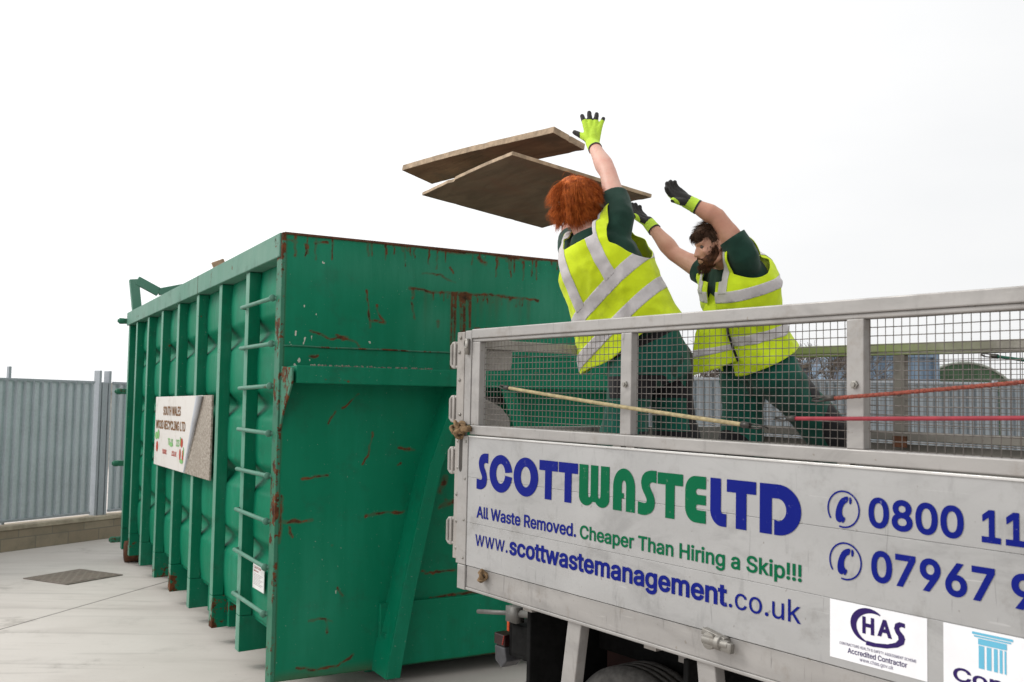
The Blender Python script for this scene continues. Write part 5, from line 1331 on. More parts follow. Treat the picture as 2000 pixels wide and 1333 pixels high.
def strands(roots, steps, r, seed):
    """roots: (point, direction fn(p, i) -> step vector)"""
    rnd = random.Random(seed); vs, fs = [], []
    for p, stepf, nst in roots:
        pts = [V(p)]
        for i in range(nst): pts.append(pts[-1] + stepf(pts[-1], i))
        x = None
        base = len(vs)
        rr = r * rnd.uniform(.7, 1.3)
        for i, q in enumerate(pts):
            d = pts[min(i + 1, len(pts) - 1)] - pts[max(i - 1, 0)]
            if d.length < 1e-9: d = V((0, 0, 1))
            d = d.normalized()
            if x is None: x, y = frame_for(d)
            else:
                x = x - d * x.dot(d); x = x.normalized() if x.length > 1e-6 else frame_for(d)[0]; y = d.cross(x)
            w = rr * (1 - (i / (len(pts) - 1)) ** 2 * .9)
            for k in range(3):
                a = 2 * PI * k / 3; vs.append(q + x * math.cos(a) * w + y * math.sin(a) * w)
        for i in range(len(pts) - 1):
            for k in range(3):
                a = base + i * 3 + k; b = base + i * 3 + (k + 1) % 3
                fs.append((a, b, b + 3, a + 3))
    return vs, fs
def hair_obj(name, roots, r, mat, parent, root, seed):
    vs, fs = strands(roots, 0, r, seed)
    me = bpy.data.meshes.new(name); me.from_pydata([v - root for v in vs], [], fs)
    return link(name, me, mat, parent, True)

def mat3(x, y, z): return Matrix((x, y, z)).transposed()
def head_frame(fwd, up):
    f = V(fwd).normalized(); u = V(up); u = (u - f * u.dot(f)).normalized(); x = f.cross(u)
    return mat3(x, f, u)
def add_head(bm, c, M):
    c = V(c); P = lambda x, y, z: c + M @ V((x, y, z))
    hs = M.col[0].length
    def p_chain_(b_, pts, rr): p_chain(b_, pts, [r_ * hs for r_ in rr])
    p_ball(bm, P(0, -.018, .030), (.076, .096, .084), M)
    p_ball(bm, P(0, .022, -.020), (.064, .070, .085), M)
    p_ball(bm, P(0, .034, -.078), (.048, .050, .036), M)
    p_ball(bm, P(0, .066, -.098), (.022, .018, .016), M)                 # chin
    p_chain_(bm, [P(0, .085, .018), P(0, .097, -.008), P(0, .106, -.030)], [.008, .0095, .0110])
    for s in (-1, 1):
        p_ball(bm, P(s * .011, .098, -.034), (.009, .010, .008), M)      # nostril wings
        p_chain_(bm, [P(s * .014, .084, .030), P(s * .045, .070, .032)], [.010, .010])   # brow ridge
        p_chain_(bm, [P(s * .019, .078, .017), P(s * .031, .081, .0185), P(s * .044, .073, .015)], [.004, .0045, .004])   # upper lid
        p_ball(bm, P(s * .038, .062, -.022), (.022, .020, .018), M)      # cheek
        p_chain_(bm, [P(s * .076, -.008, .012), P(s * .084, -.016, .014), P(s * .083, -.016, -.010), P(s * .077, -.006, -.028)], [.008, .010, .010, .008])
        p_chain_(bm, [P(s * .060, .0, -.070), P(s * .030, .055, -.092)], [.020, .018])   # jaw line
    p_chain_(bm, [P(-.020, .087, -.060), P(0, .092, -.0585), P(.020, .087, -.060)], [.006, .008, .006])
    p_chain_(bm, [P(-.017, .085, -.071), P(0, .090, -.0725), P(.017, .085, -.071)], [.006, .008, .006])

def hand_bones(Wp, M, side, curls, spread=1.0, thumb=1.0, sc=1.0):
    """M columns: x towards the thumb, y along the fingers, z out of the back of the hand"""
    H = lambda x, y, z: V(Wp) + M @ (V((x, y, z)) * sc)
    out = []
    for i, (bx, ln, ang) in enumerate(((.030, .074, .16), (.010, .083, .04), (-.011, .077, -.07), (-.030, .060, -.22))):
        a = ang * spread
        base = V((bx, .092 - abs(i - 1.2) * .004, 0)); d = V((math.sin(a), math.cos(a), 0)); pts = [V((bx * .55, .015, 0)), base]
        c = curls[i]; th = 0; p = base
        for k, f in enumerate((.45, .31, .24)):
            th += c * (.75, 1.0, .8)[k]
            p = p + (d * math.cos(th) + V((0, 0, -1)) * math.sin(th)) * ln * f
            pts.append(p)
        out.append([H(*q) for q in pts])
    t = thumb
    tp_ = [V((.012, .018, -.006)), V((.034, .044, -.010)), V((.034 + .026 * t, .066, -.018)), V((.036 + .044 * t, .090 - .006 * t, -.024))]
    return out, [H(*q) for q in tp_], H
def add_hand(bm, bones, grow=0.0):
    fs, th, H = bones
    for pts, r in zip(fs, (.0100, .0104, .0098, .0086)):
        p_chain(bm, pts, [.0135 + grow, .0128 + grow, r + grow, r * .95 + grow, r * .85 + grow])
    p_chain(bm, th, [.016 + grow, .0155 + grow, .0118 + grow, .0095 + grow])
    p_chain(bm, [H(-.004, .0, 0), H(-.002, .045, 0), H(0, .085, 0)], [.024 + grow, .023 + grow, .014 + grow])

def make_glove(name, bones, M, Wp, elbow, parent, root, dark_back=False):
    bm = B(); add_hand(bm, bones, .0028)
    w = V(Wp); d = (V(elbow) - w).normalized()
    p_chain(bm, [w + d * .055, w + d * .02, w - d * .02], [.0365, .034, .032])
    g = fuse(bm, .0042, 2)
    cut(g, lambda p: .042 - (p - w).dot(d), True)
    Mi = M.inverted()
    def dark(p):
        q = Mi @ (p - w)
        if q.y < .012: return 1.0
        return min(q.z + .0045, .136 + .012 * noise.noise(q * 60) - q.y) if (q.x < .050 or q.y > .105) else .064 - q.x
    cut(g, dark, mat=1)
    cut(g, lambda p: .034 - (p - w).dot(d), mat=1)
    for f in g.faces: f.smooth = True
    displace(g, lambda p, n: .0012 * noise.noise(p * 120))
    return pobj(name, g, [GLY, GLB], parent, root, True, .0015)

TORSO = [(-.13, .150, .10, .125), (-.04, .172, .108, .135), (.06, .168, .105, .120), (.16, .150, .100, .105), (.27, .154, .112, .108), (.37, .168, .122, .118), (.45, .172, .118, .122), (.52, .150, .092, .112), (.565, .100, .072, .092), (.60, .064, .058, .066)]
def torso_rings(o, U, W, Vv, grow=0.0, sc=1.0, top=None, flare=None, bot=-9):
    rr = []
    for v, rx, rf, rb in TORSO:
        if v < bot: continue
        fl = flare(v) if flare else 0
        rr.append((o + Vv * (v * sc), U, W, rx + grow + fl, rf + grow + fl, rb + grow + fl))
    return rr
#PERSON1
# ------------------------------------------------------------------ worker with red hair (seen from behind)
root1 = V((.64, 4.52, 1.0071))
per1 = thing('person', 'person with bushy red hair and yellow vest, seen from behind, arm thrown up', 'person', root1)
def frame_torso(pel, nb, a, b):
    Vv = (V(nb) - V(pel)); sc = Vv.length / .60; Vv.normalize()
    U = V(b) - V(a); U = (U - Vv * U.dot(Vv)).normalized(); W = Vv.cross(U)
    return Vv, U, W, sc
pel = V((.628, 4.46, 1.977)); nb = V((.337, 4.42, 2.560))
Vv, U, W, sc = frame_torso(pel, nb, (.265, 4.54, 2.515), (.493, 4.37, 2.605))
rsh, rel, rwr = V((.487, 4.38, 2.600)), V((.447, 4.53, 2.848)), V((.389, 4.70, 3.030))
lsh, lel, lwr = V((.282, 4.575, 2.490)), V((.285, 4.82, 2.600)), V((.310, 5.02, 2.740))
rhip, rkn, ran = V((.722, 4.50, 1.955)), V((.785, 4.56, 1.53)), V((.80, 4.66, 1.10))
lhip, lkn, lan = V((.560, 4.43, 1.955)), V((.500, 4.40, 1.53)), V((.485, 4.48, 1.10))
hc = V((.272, 4.455, 2.692))
HM1 = head_frame((-.50, .82, .20), (-.12, -.10, 1)) * .94
hd = V((.0, .045, .18)).normalized()
thumb_dir = V((-1, .05, -.15)); thumb_dir = (thumb_dir - hd * thumb_dir.dot(hd)).normalized()
back = thumb_dir.cross(hd)
HM_R = mat3(thumb_dir, hd, back)            # back of the hand towards the camera
if back.y > 0: HM_R = mat3(thumb_dir, hd, -back)
bones_r1 = hand_bones(rwr, HM_R, 1, (.03, .02, .02, .04), 1.7, 1.15, 1.04)
hd2 = V((.35, .75, .55)).normalized(); td2 = V((.8, -.4, .1)); td2 = (td2 - hd2 * td2.dot(hd2)).normalized()
HM_L = mat3(td2, hd2, td2.cross(hd2))
bones_l1 = hand_bones(lwr, HM_L, -1, (.25, .25, .3, .3), 1.0, .8, .95)

def body_mesh(par, root, mat, T, arms, legs, headc, HM, bones, nbp, thick=1.0):
    pel, U, W, Vv, sc = T
    bm = B(); p_loft(bm, torso_rings(pel, U, W, Vv, -.012, sc))
    add_head(bm, headc, HM)
    p_chain(bm, [pel + Vv * .55 * sc, headc + HM @ V((0, -.028, -.05))], [.066, .054])
    for (s, e, w) in arms:
        chest = pel + Vv * .50 * sc + U * (.07 if (s - pel).dot(U) > 0 else -.07)
        p_chain(bm, [chest, s], [.07, .060]); p_chain(bm, [s, s.lerp(e, .45), e], [.058 * thick, .049 * thick, .041 * thick])
        p_chain(bm, [e, e.lerp(w, .28), e.lerp(w, .7), w], [.041 * thick, .0455 * thick, .034 * thick, .0275 * thick])
        up = (e - s).normalized(); lo = (w - e).normalized(); inner = (lo - up * lo.dot(up)); inner = inner.normalized() if inner.length > .05 else frame_for(up)[0]
        bx = mat3(inner, up, inner.cross(up))
        p_ball(bm, s.lerp(e, .52) + inner * .016, (.036, .085, .038), bx); p_ball(bm, s.lerp(e, .45) - inner * .016, (.034, .095, .038), bx)
        p_ball(bm, e - inner * .018 + up * .006, (.022, .026, .022), bx)                  # point of the elbow
        lx = mat3(inner, lo, inner.cross(lo)); p_ball(bm, e.lerp(w, .24) + lx @ V((.006, 0, .014)), (.034, .075, .032), lx); p_ball(bm, e.lerp(w, .26) - lx @ V((-.004, 0, .014)), (.032, .085, .030), lx)
    for (h, k, a) in legs:
        p_chain(bm, [h, k], [.078, .052]); p_chain(bm, [k, k.lerp(a, .3), a], [.052, .054, .036])
        p_chain(bm, [a, a + V((-.05, .04, -.05)), a + V((-.14, .10, -.065))], [.036, .03, .022])
    for b in bones: add_hand(bm, b)
    g = fuse(bm, .0058, 2)
    for v in g.verts:                                   # eye sockets
        q = HM.inverted() @ (v.co - headc)
        if q.y > .03:
            d = math.hypot((abs(q.x) - .031) / .019, (q.z - .010) / .013)
            if d < 1: v.co -= HM @ V((0, .009 * (1 - d * d), 0))
    return pobj('body', g, [mat], par, root)
body_mesh(per1, root1, SKIN1, (pel, U, W, Vv, sc), ((rsh, rel, rwr), (lsh, lel, lwr)), ((rhip, rkn, ran), (lhip, lkn, lan)), hc, HM1, (bones_r1, bones_l1), nb)
make_glove('glove', bones_r1, HM_R, rwr, rel, per1, root1)
make_glove('glove', bones_l1, HM_L, lwr, lel, per1, root1)
for s in (-1, 1):
    bm = B(); p_ball(bm, hc + HM1 @ V((s * .031, .069, .010)), .0115); pobj('eye', bm, [EYEW], per1, root1)

def tee_mesh(par, root, T, arms, cuts, mat):
    pel, U, W, Vv, sc = T
    bm = B(); p_loft(bm, torso_rings(pel, U, W, Vv, .006, sc))
    for (s, e), f in zip(arms, cuts):
        chest = pel + Vv * .49 * sc + U * (.08 if (s - pel).dot(U) > 0 else -.08)
        p_chain(bm, [chest, s, s.lerp(e, .9)], [.080, .068, .062])
    g = fuse(bm, .009, 4)
    displace(g, lambda p, n: wrinkle(p, 11, .0045, 2.0))
    for (s, e), f in zip(arms, cuts):
        d = (e - s).normalized(); L = (e - s).length * f
        cut(g, lambda p: max(L - (p - s).dot(d), (p - s - d * max(0, (p - s).dot(d))).length - .16), True)
    nbp = pel + Vv * .605 * sc
    cut(g, lambda p: .545 * sc + .03 - .10 * max(-1, min(1, (p - pel).dot(W) / .12)) * .35 - (p - pel).dot(Vv) if abs((p - pel).dot(U)) < .105 else .01, True)
    return pobj('t_shirt', g, [mat], par, root, True, .004)
tee_mesh(per1, root1, (pel, U, W, Vv, sc), ((rsh, rel), (lsh, lel)), (.46, .62), TEE)

def trousers_mesh(par, root, T, legs, mat, waist, r0=.104, r1=.090, r2=.080, seed=1.0, paint=None):
    pel, U, W, Vv, sc = T
    bm = B(); p_loft(bm, torso_rings(pel, U, W, Vv, .010, sc))
    for (h, k, a) in legs:
        p_chain(bm, [h, h.lerp(k, .5), k], [r0, .098, r1]); p_chain(bm, [k, a], [r1, r2])
    g = fuse(bm, .010, 5)
    ks = [k for (h, k, a) in legs]
    def dsp(p, n):
        kn = min((p - k).length for k in ks)
        return wrinkle(p, 9, .006, seed) + wrinkle(p, 15, .006 * math.exp(-(kn / .14) ** 2), seed + 4, (V((0, 0, 1)), 1.8))
    displace(g, dsp)
    cut(g, lambda p: waist * sc - (p - pel).dot(Vv), True)
    cut(g, lambda p: p.z - (min(a.z for (h, k, a) in legs) - .045), True)
    if paint: paint(g)
    return pobj('trousers', g, [mat, BLK, LEATH], par, root, True, .004)
def paint1(g):
    cut(g, lambda p: .055 * sc - (p - pel).dot(Vv), mat=1)                      # waistband
    for h, s in ((rhip, 1), (lhip, -1)):
        c = h - W * .12 + V((0, 0, -.09)) + U * (.01 * s)
        cut(g, lambda p: max(abs((p - c).dot(U)) - .075, abs((p - c).z) - .05), mat=1, test=lambda p: (p - h).dot(W) < 0)
    for k in (rkn, lkn):
        cut(g, lambda p: max(abs(p.z - k.z - .0) - .10, -(p - k).dot(W) * 1.0 - .01), mat=1)
    a, b = rhip + U * .10 + V((0, 0, .02)), rkn + U * .10
    cut(g, lambda p: seg_dist(p, a, b) - .045, mat=1)
trousers_mesh(per1, root1, (pel, U, W, Vv, sc), ((rhip, rkn, ran), (lhip, lkn, lan)), TROU, .085, .118, .112, .095, 1.0, paint1)
def boots(par, root, legs, d):
    for (h, k, a) in legs:
        f = V((a.x, a.y, root.z)); d_ = V(d).normalized()
        bm = B(); p_chain(bm, [a + V((0, 0, .03)), V((a.x, a.y, root.z + .055))], [.050, .050]); p_chain(bm, [f + V((0, 0, .045)) - d_ * .03, f + d_ * .10 + V((0, 0, .042)), f + d_ * .19 + V((0, 0, .036))], [.045, .044, .036])
        g = fuse(bm, .008, 2)
        for v in g.verts: v.co.z = max(v.co.z, root.z + .001)
        pobj('boot', g, [BOOT], par, root)
boots(per1, root1, ((rhip, rkn, ran), (lhip, lkn, lan)), (-.5, .8, 0))

# vest of the first worker
def vest_shell(T, hem, flare, folds, seed, arm_c, front_gap=None, amp=.0095, grow=.026):
    pel, U, W, Vv, sc = T
    bm = B()
    rr = torso_rings(pel, U, W, Vv, grow, sc, flare=flare)
    p_loft(bm, rr, 40)
    for s in (-1, 1):                                 # shoulder yoke
        a = arm_c[0 if s < 0 else 1]
        p_chain(bm, [pel + Vv * .515 * sc + U * (.05 * s), a], [.088, .082])
    g = fuse(bm, .0095, 5)
    def dsp(p, n):
        d = wrinkle(p, 6.0, amp, seed, (Vv, .45)) + wrinkle(p, 15, amp * .35, seed + 2)
        for a, b, w, h in folds:
            q = seg_dist(p, a, b); d += h * math.exp(-(q / w) ** 2)
        return d
    displace(g, dsp)
    u = lambda p: (p - pel).dot(U); v = lambda p: (p - pel).dot(Vv); w = lambda p: (p - pel).dot(W)
    return g, u, v, w
# fold lines in the torso frame (u across, v up, w depth)
F1 = lambda u, v, w: pel + U * u + Vv * (v * sc) + W * w
folds1 = [(F1(-.03, -.05, -.17), F1(.13, .37, -.13), .016, .020), (F1(.0, -.05, -.17), F1(.10, .28, -.14), .02, -.016), (F1(-.10, .46, -.12), F1(.03, .30, -.14), .022, .016), (F1(-.16, .30, -.10), F1(-.02, .42, -.14), .016, -.012),
          (F1(-.15, .12, -.12), F1(.02, .20, -.15), .018, .013), (F1(.19, .36, .0), F1(.06, .10, -.16), .010, .012), (F1(-.02, .50, -.11), F1(-.06, .22, -.15), .018, .013)]
g, fu, fv, fw = vest_shell((pel, U, W, Vv, sc), 0, lambda v: .020 + .03 * max(0, .35 - v), folds1, 1.3, (lsh, rsh), grow=.032)
for v_ in g.verts:                     # the loose left side hangs away from the leaning body
    a_ = min(1, max(0, (.46 - fv(v_.co) / sc) / .40)); b_ = min(1, max(0, (.10 - fu(v_.co)) / .26))
    v_.co += (-U * .105 + V((0, 0, -.012))) * (a_ * a_ * (3 - 2 * a_)) * b_
HEM1 = .080
cut(g, lambda p: fv(p) - (HEM1 + .13 * fu(p) + .010 * math.sin(fu(p) * 18)) * sc, True)
cut(g, lambda p: max(abs(fu(p)) - .085, .0) + max(0, .555 * sc - .35 * max(0, fw(p)) - fv(p)) - .0015, True)
for s in (-1, 1):       # armholes
    ax = .140
    cut(g, lambda p: max(ax - s * fu(p), math.hypot((fv(p) / sc - .56) / .195, fw(p) / .150) - 1.0), True)
vest1 = None
strips = []
SKEW = .32
def band_v(a, b): return cut(g, lambda p: abs(fv(p) / sc - SKEW * fu(p) - (a + b) / 2) - (b - a) / 2, mat=0)
strips.append(sub_copy(g, band_v(.292, .350), .0018))
strips.append(sub_copy(g, band_v(.158, .212), .0018))
for cu_, s in ((.088, 1), (-.125, -1)):
    fcs = cut(g, lambda p: max(abs(fu(p) - (cu_ - .06 * s * max(0, fv(p) / sc - .32) * 1.0)) - .028, .340 + SKEW * fu(p) - fv(p) / sc), mat=0)
    strips.append(sub_copy(g, fcs, .0024))
vest1 = pobj('hi_vis_vest', g, [VEST], per1, root1, True, .003)
for sbm in strips: pobj('reflective_strip', sbm, [STRIP], vest1, root1, True, .001)
# red hair: a full head of long loose locks
HAIR1 = hair_mat('red_hair', (.26, .050, .008), (.60, .155, .028))
rnd = random.Random(11)
bm = B()
HP = lambda x, y, z: hc + HM1 @ V((x, y, z))
p_ball(bm, HP(0, -.020, .030), (.094, .110, .098), HM1); p_ball(bm, HP(0, -.050, -.035), (.088, .075, .085), HM1)
p_ball(bm, HP(.062, .012, -.02), (.030, .055, .075), HM1); p_ball(bm, HP(-.062, .012, -.02), (.030, .055, .075), HM1)
g = fuse(bm, .008, 3)
displace(g, lambda p, n: .007 * noise.noise(p * 28) + .004 * noise.noise(p * 60))
cut(g, lambda p: max(.052 - (HM1.inverted() @ (p - hc)).y, (HM1.inverted() @ (p - hc)).z - .050), True)
hair1 = pobj('hair', g, [HAIR1], per1, root1)
roots = []
while len(roots) < 7500:
    d = V((rnd.gauss(0, 1), rnd.gauss(0, 1), rnd.gauss(0, 1))).normalized()
    if d.z < -.75 or (d.y > .55 and d.z < .40) : continue
    p = HP(d.x * .093, -.020 + d.y * .108, .028 + d.z * .098 - (.03 if d.z < 0 else 0))
    low = max(0, .35 - d.z)
    ln = rnd.uniform(.045, .078) * (1 + .25 * rnd.random())
    part = V((d.x * 1.0 + .35 * math.copysign(1, d.x) * max(0, d.z), d.y * .8 - .35 * max(0, d.z), -.25 - .55 * (1 - max(0, d.z))))
    flow = (HM1 @ part).normalized()
    nrm = HM1 @ d
    ph = noise.noise(p * 22) * 2.4; sw = HM1 @ V((math.cos(ph), math.sin(ph), .5 * math.sin(ph * 2)))
    k = rnd.uniform(.12, .36) + (.35 if rnd.random() < .05 else 0)
    def stp(q, i, flow=flow, nrm=nrm, sw=sw, k=k, ln=ln, rz=rnd.random()):
        t = i / 6
        dd = flow * (.55 + .6 * t) + nrm * (k * (1 - t * 1.3)) + sw * (.5 + .3 * math.sin(3 * t + rz * 6)) + V((0, 0, -1)) * (.25 + .4 * t)
        return dd.normalized() * ln / 6
    roots.append((p - nrm * .004, stp, 6))
for k in range(800):        # ends hanging over the nape
    a = rnd.uniform(-1.25, 1.25)
    p = HP(math.sin(a) * .078, -.055 - math.cos(a) * .052, -.06 + rnd.uniform(-.03, .03))
    nrm = HM1 @ V((math.sin(a), -math.cos(a), 0)); ln = rnd.uniform(.03, .055)
    sw = HM1 @ V((rnd.gauss(0, .35), rnd.gauss(0, .25), 0))
    roots.append((p, lambda q, i, nrm=nrm, sw=sw, ln=ln: (V((0, 0, -1)) + nrm * (.30 - .08 * i) + sw).normalized() * ln / 6, 6))
hair_obj('loose_locks', roots, .00085, HAIR1, hair1, root1, 5)

#PERSON2
# ------------------------------------------------------------------ bearded worker (side view, both arms up)
root2 = V((1.33, 4.85, 1.0))
per2 = thing('person', 'bearded person with short dark hair and open yellow vest, both arms raised', 'person', root2)
pel = V((1.172, 4.63, 1.955)); nb = V((1.020, 4.50, 2.455))
lsh, lel, lwr = V((1.045, 4.36, 2.435)), V((.931, 4.37, 2.607)), V((.813, 4.40, 2.678))
rsh, rel, rwr = V((.972, 4.66, 2.372)), V((.815, 4.85, 2.516)), V((.708, 4.95, 2.681))
Vv, U, W, sc = frame_torso(pel, nb, lsh, rsh)       # U to the right side, W forwards
lhip, lkn, lan = V((1.225, 4.55, 1.915)), V((1.555, 4.80, 1.640)), V((1.80, 5.00, 1.13))
rhip, rkn, ran = V((1.135, 4.72, 1.925)), V((1.125, 4.76, 1.53)), V((1.12, 4.80, 1.10))
hc = V((.921, 4.435, 2.480))
HM2 = head_frame((-.955, -.14, -.20), (-.02, 0, 1)) * .82
hd = V((-.075, .0, .050)).normalized(); td = V((-.35, -.30, -.60)); td = (td - hd * td.dot(hd)).normalized()
bk = V((.45, .50, .65)); bk = (bk - hd * bk.dot(hd)); bk = (bk - td * bk.dot(td)).normalized()
HM_L2 = mat3(td, hd, bk)
bones_l2 = hand_bones(lwr, HM_L2, 1, (.34, .36, .38, .42), .3, .7, .86)
hd = V((-.085, .05, .085)).normalized(); td = V((-.5, -.5, -.3)); td = (td - hd * td.dot(hd)).normalized()
bk = V((.62, .70, .15)); bk = (bk - hd * bk.dot(hd)); bk = (bk - td * bk.dot(td)).normalized()
HM_R2 = mat3(td, hd, bk)
bones_r2 = hand_bones(rwr, HM_R2, 1, (.30, .32, .34, .38), .4, .7, .88)
T2 = (pel, U, W, Vv, sc)
legs2 = ((rhip, rkn, ran), (lhip, lkn, lan))
body_mesh(per2, root2, SKIN2, T2, ((rsh, rel, rwr), (lsh, lel, lwr)), legs2, hc, HM2, (bones_l2, bones_r2), nb, .98)
make_glove('glove', bones_l2, HM_L2, lwr, lel, per2, root2)
make_glove('glove', bones_r2, HM_R2, rwr, rel, per2, root2)
for s in (-1, 1):
    bm = B(); c = hc + HM2 @ V((s * .031, .067, .009)); p_ball(bm, c, .0112); e = pobj('eye', bm, [EYEW], per2, root2)
    bm = B(); p_ball(bm, c + HM2 @ V((0, .0072, 0)), .0062); pobj('iris', bm, [BLK], e, root2)
tee_mesh(per2, root2, T2, ((lsh, lel), (rsh, rel)), (.44, .34), TEE)
def paint2(g):
    cut(g, lambda p: .075 * sc - (p - pel).dot(Vv), mat=2)
    a, b = lhip - W * .10 + V((0, 0, .03)), lhip - W * .12 + V((.09, .03, -.13))
    cut(g, lambda p: seg_dist(p, a, b) - .06, mat=1)
    c = lkn + V((.0, -.10, .03))
    cut(g, lambda p: seg_dist(p, c + V((-.04, 0, .03)), c + V((.06, .03, -.08))) - .075, mat=1)
    c2 = rkn + V((-.06, -.05, 0))
    cut(g, lambda p: (p - c2).length - .11, mat=1)
trousers_mesh(per2, root2, T2, legs2, TROU, .10, .122, .108, .095, 3.0, paint2)
boots(per2, root2, legs2, (-.8, -.2, 0))
bm = B(); p_ball(bm, pel + W * .135 * 1.0 + Vv * .05 - U * .10, .011); pobj('button', bm, [plain('brass_button', (.45, .33, .10), .4, .8)], per2, root2)

F1 = lambda u, v, w: pel + U * u + Vv * (v * sc) + W * w
folds2 = [(F1(-.14, .36, .10), F1(-.18, .10, -.06), .02, .018), (F1(-.16, .30, .08), F1(-.19, .04, .02), .018, -.014), (F1(-.18, .20, -.10), F1(-.12, .02, .12), .022, .018), (F1(-.17, .42, -.10), F1(-.18, .25, .05), .018, .014)]
SKEW = 0.0
g, fu, fv, fw = vest_shell(T2, 0, lambda v: .030 if v < .1 else .012, folds2, 5.1, (lsh, rsh), amp=.010)
cut(g, lambda p: fv(p) - (.035 + .05 * fw(p) / .12 * -.4 + .012 * math.sin(fu(p) * 20)) * sc, True)
cut(g, lambda p: max(abs(fu(p)) - .085, .0) + max(0, .555 * sc - .35 * max(0, fw(p)) - fv(p)) - .0015, True)
cut(g, lambda p: max(abs(fu(p) + .01) - (.034 + .03 * max(0, .4 - fv(p))), -fw(p)), True)        # open front
for s in (-1, 1):
    cut(g, lambda p: max(.138 - s * fu(p), math.hypot((fv(p) / sc - .625) / .140, fw(p) / .130) - 1.0), True)
strips = [sub_copy(g, band_v(.395, .452), .0018), sub_copy(g, band_v(.155, .208), .0018)]
for cu_, s in ((.095, 1), (-.095, -1)):
    fcs = cut(g, lambda p: max(abs(fu(p) - cu_) - .026, .440 - fv(p) / sc), mat=0)
    strips.append(sub_copy(g, fcs, .0024))
vest2 = pobj('hi_vis_vest', g, [VEST2], per2, root2, True, .003)
for sbm in strips: pobj('reflective_strip', sbm, [STRIP], vest2, root2, True, .001)
# the loose right front panel of the vest, hanging straight down
L0 = [V((.962, 4.56, 2.335)), V((.905, 4.53, 2.215)), V((.855, 4.50, 2.085)), V((.842, 4.50, 1.985)), V((.838, 4.50, 1.885))]
R0 = [V((1.000, 4.45, 2.310)), V((.985, 4.44, 2.190)), V((.995, 4.46, 2.090)), V((1.020, 4.47, 2.020)), V((1.045, 4.47, 1.955))]
def poly(ps, t):
    t *= len(ps) - 1; i = min(int(t), len(ps) - 2); return ps[i].lerp(ps[i + 1], t - i)
def flap(t0, t1, off):
    bm = B(); n, m = max(4, int(40 * (t1 - t0))), 24; rows = []
    for i in range(n + 1):
        t = t0 + (t1 - t0) * i / n; a, b = poly(L0, t), poly(R0, t)
        rows.append([bm.verts.new(a.lerp(b, j / m) + V((.1, 1, .1)) * (.022 * math.sin(j / m * 7.0 + t * 1.5) * (.3 + t) * .7 + off)) for j in range(m + 1)])
    for i in range(n):
        for j in range(m): bm.faces.new((rows[i][j], rows[i][j + 1], rows[i + 1][j + 1], rows[i + 1][j]))
    return bm
fl = pobj('hanging_front', flap(0, 1, 0), [VEST2], vest2, root2, True, .003)
pobj('reflective_strip', flap(.70, .79, -.0035), [STRIP], fl, root2, True, .001)
bm = B(); tube(bm, [p + V((.0, -.005, 0)) for p in R0], .006, 8); pobj('front_edging', bm, [BLK], fl, root2)

HAIR2 = hair_mat('dark_brown_hair', (.030, .016, .010), (.105, .056, .034))
BEARD = hair_mat('brown_beard', (.035, .014, .007), (.11, .045, .022))
HP = lambda x, y, z: hc + HM2 @ V((x, y, z))
inv2 = HM2.inverted()
bm = B(); p_ball(bm, HP(0, -.022, .036), (.080, .098, .086), HM2); p_ball(bm, HP(0, .045, .098), (.060, .045, .028), HM2)
g = fuse(bm, .007, 2)
def hl(p):
    q = inv2 @ (p - hc)
    return q.z - (.055 if q.y > .03 else (.02 if q.y > -.01 else -.05))
cut(g, hl, True)
displace(g, lambda p, n: .004 * noise.noise(p * 40))
h2 = pobj('hair', g, [HAIR2], per2, root2)
rnd = random.Random(4); roots = []
while len(roots) < 2000:
    d = V((rnd.gauss(0, 1), rnd.gauss(0, 1), rnd.gauss(0, 1))).normalized()
    q = V((d.x * .080, -.020 + d.y * .098, .036 + d.z * .088))
    if q.z < (.055 if q.y > .03 else (.02 if q.y > -.01 else -.05)): continue
    nrm = HM2 @ d; top = max(0, d.z)
    ln = .018 + .042 * top * (1 if d.y > -.3 else .6)
    fl_ = HM2 @ V((.25 * math.sin(d.x * 9), .9 if d.z > .5 else -.3, .1 - (1 - top)))
    roots.append((hc + HM2 @ q, lambda p, i, nrm=nrm, fl_=fl_, ln=ln, j=V((rnd.gauss(0, .2), rnd.gauss(0, .2), rnd.gauss(0, .2))): (fl_ * (.5 + i * .15) + nrm * (.8 - i * .12) + j + V((0, 0, -.12 * i))).normalized() * ln / 5, 5))
for k in range(420):                       # fringe falling over the brow
    p = HP(rnd.uniform(-.058, .058), .070 + rnd.uniform(-.02, .014), .090 + rnd.uniform(-.01, .012)); ln = rnd.uniform(.030, .060)
    roots.append((p, lambda q, i, ln=ln, a=rnd.gauss(0, .4): (HM2 @ V((a * .4, .55 - .22 * i, -.15 - .25 * i))).normalized() * ln / 5, 5))
hair_obj('loose_locks', roots, .0011, HAIR2, h2, root2, 8)
bm = B()
p_ball(bm, HP(0, .044, -.090), (.050, .046, .030), HM2); p_ball(bm, HP(0, .062, -.100), (.030, .025, .021), HM2)
for s in (-1, 1):
    p_chain(bm, [HP(s * .072, .004, -.015), HP(s * .066, .012, -.060), HP(s * .040, .058, -.088)], [.006, .010, .015])
p_chain(bm, [HP(-.030, .084, -.060), HP(0, .099, -.049), HP(.030, .084, -.060)], [.005, .006, .005])
for s in (-1, 1):
    p_ball(bm, HP(s * .044, .036, -.068), (.027, .048, .032), HM2); p_ball(bm, HP(s * .060, .014, -.052), (.014, .022, .040), HM2)
g = fuse(bm, .0055, 2)
displace(g, lambda p, n: .003 * noise.noise(p * 55))
bd = pobj('beard', g, [BEARD], per2, root2)
roots = []
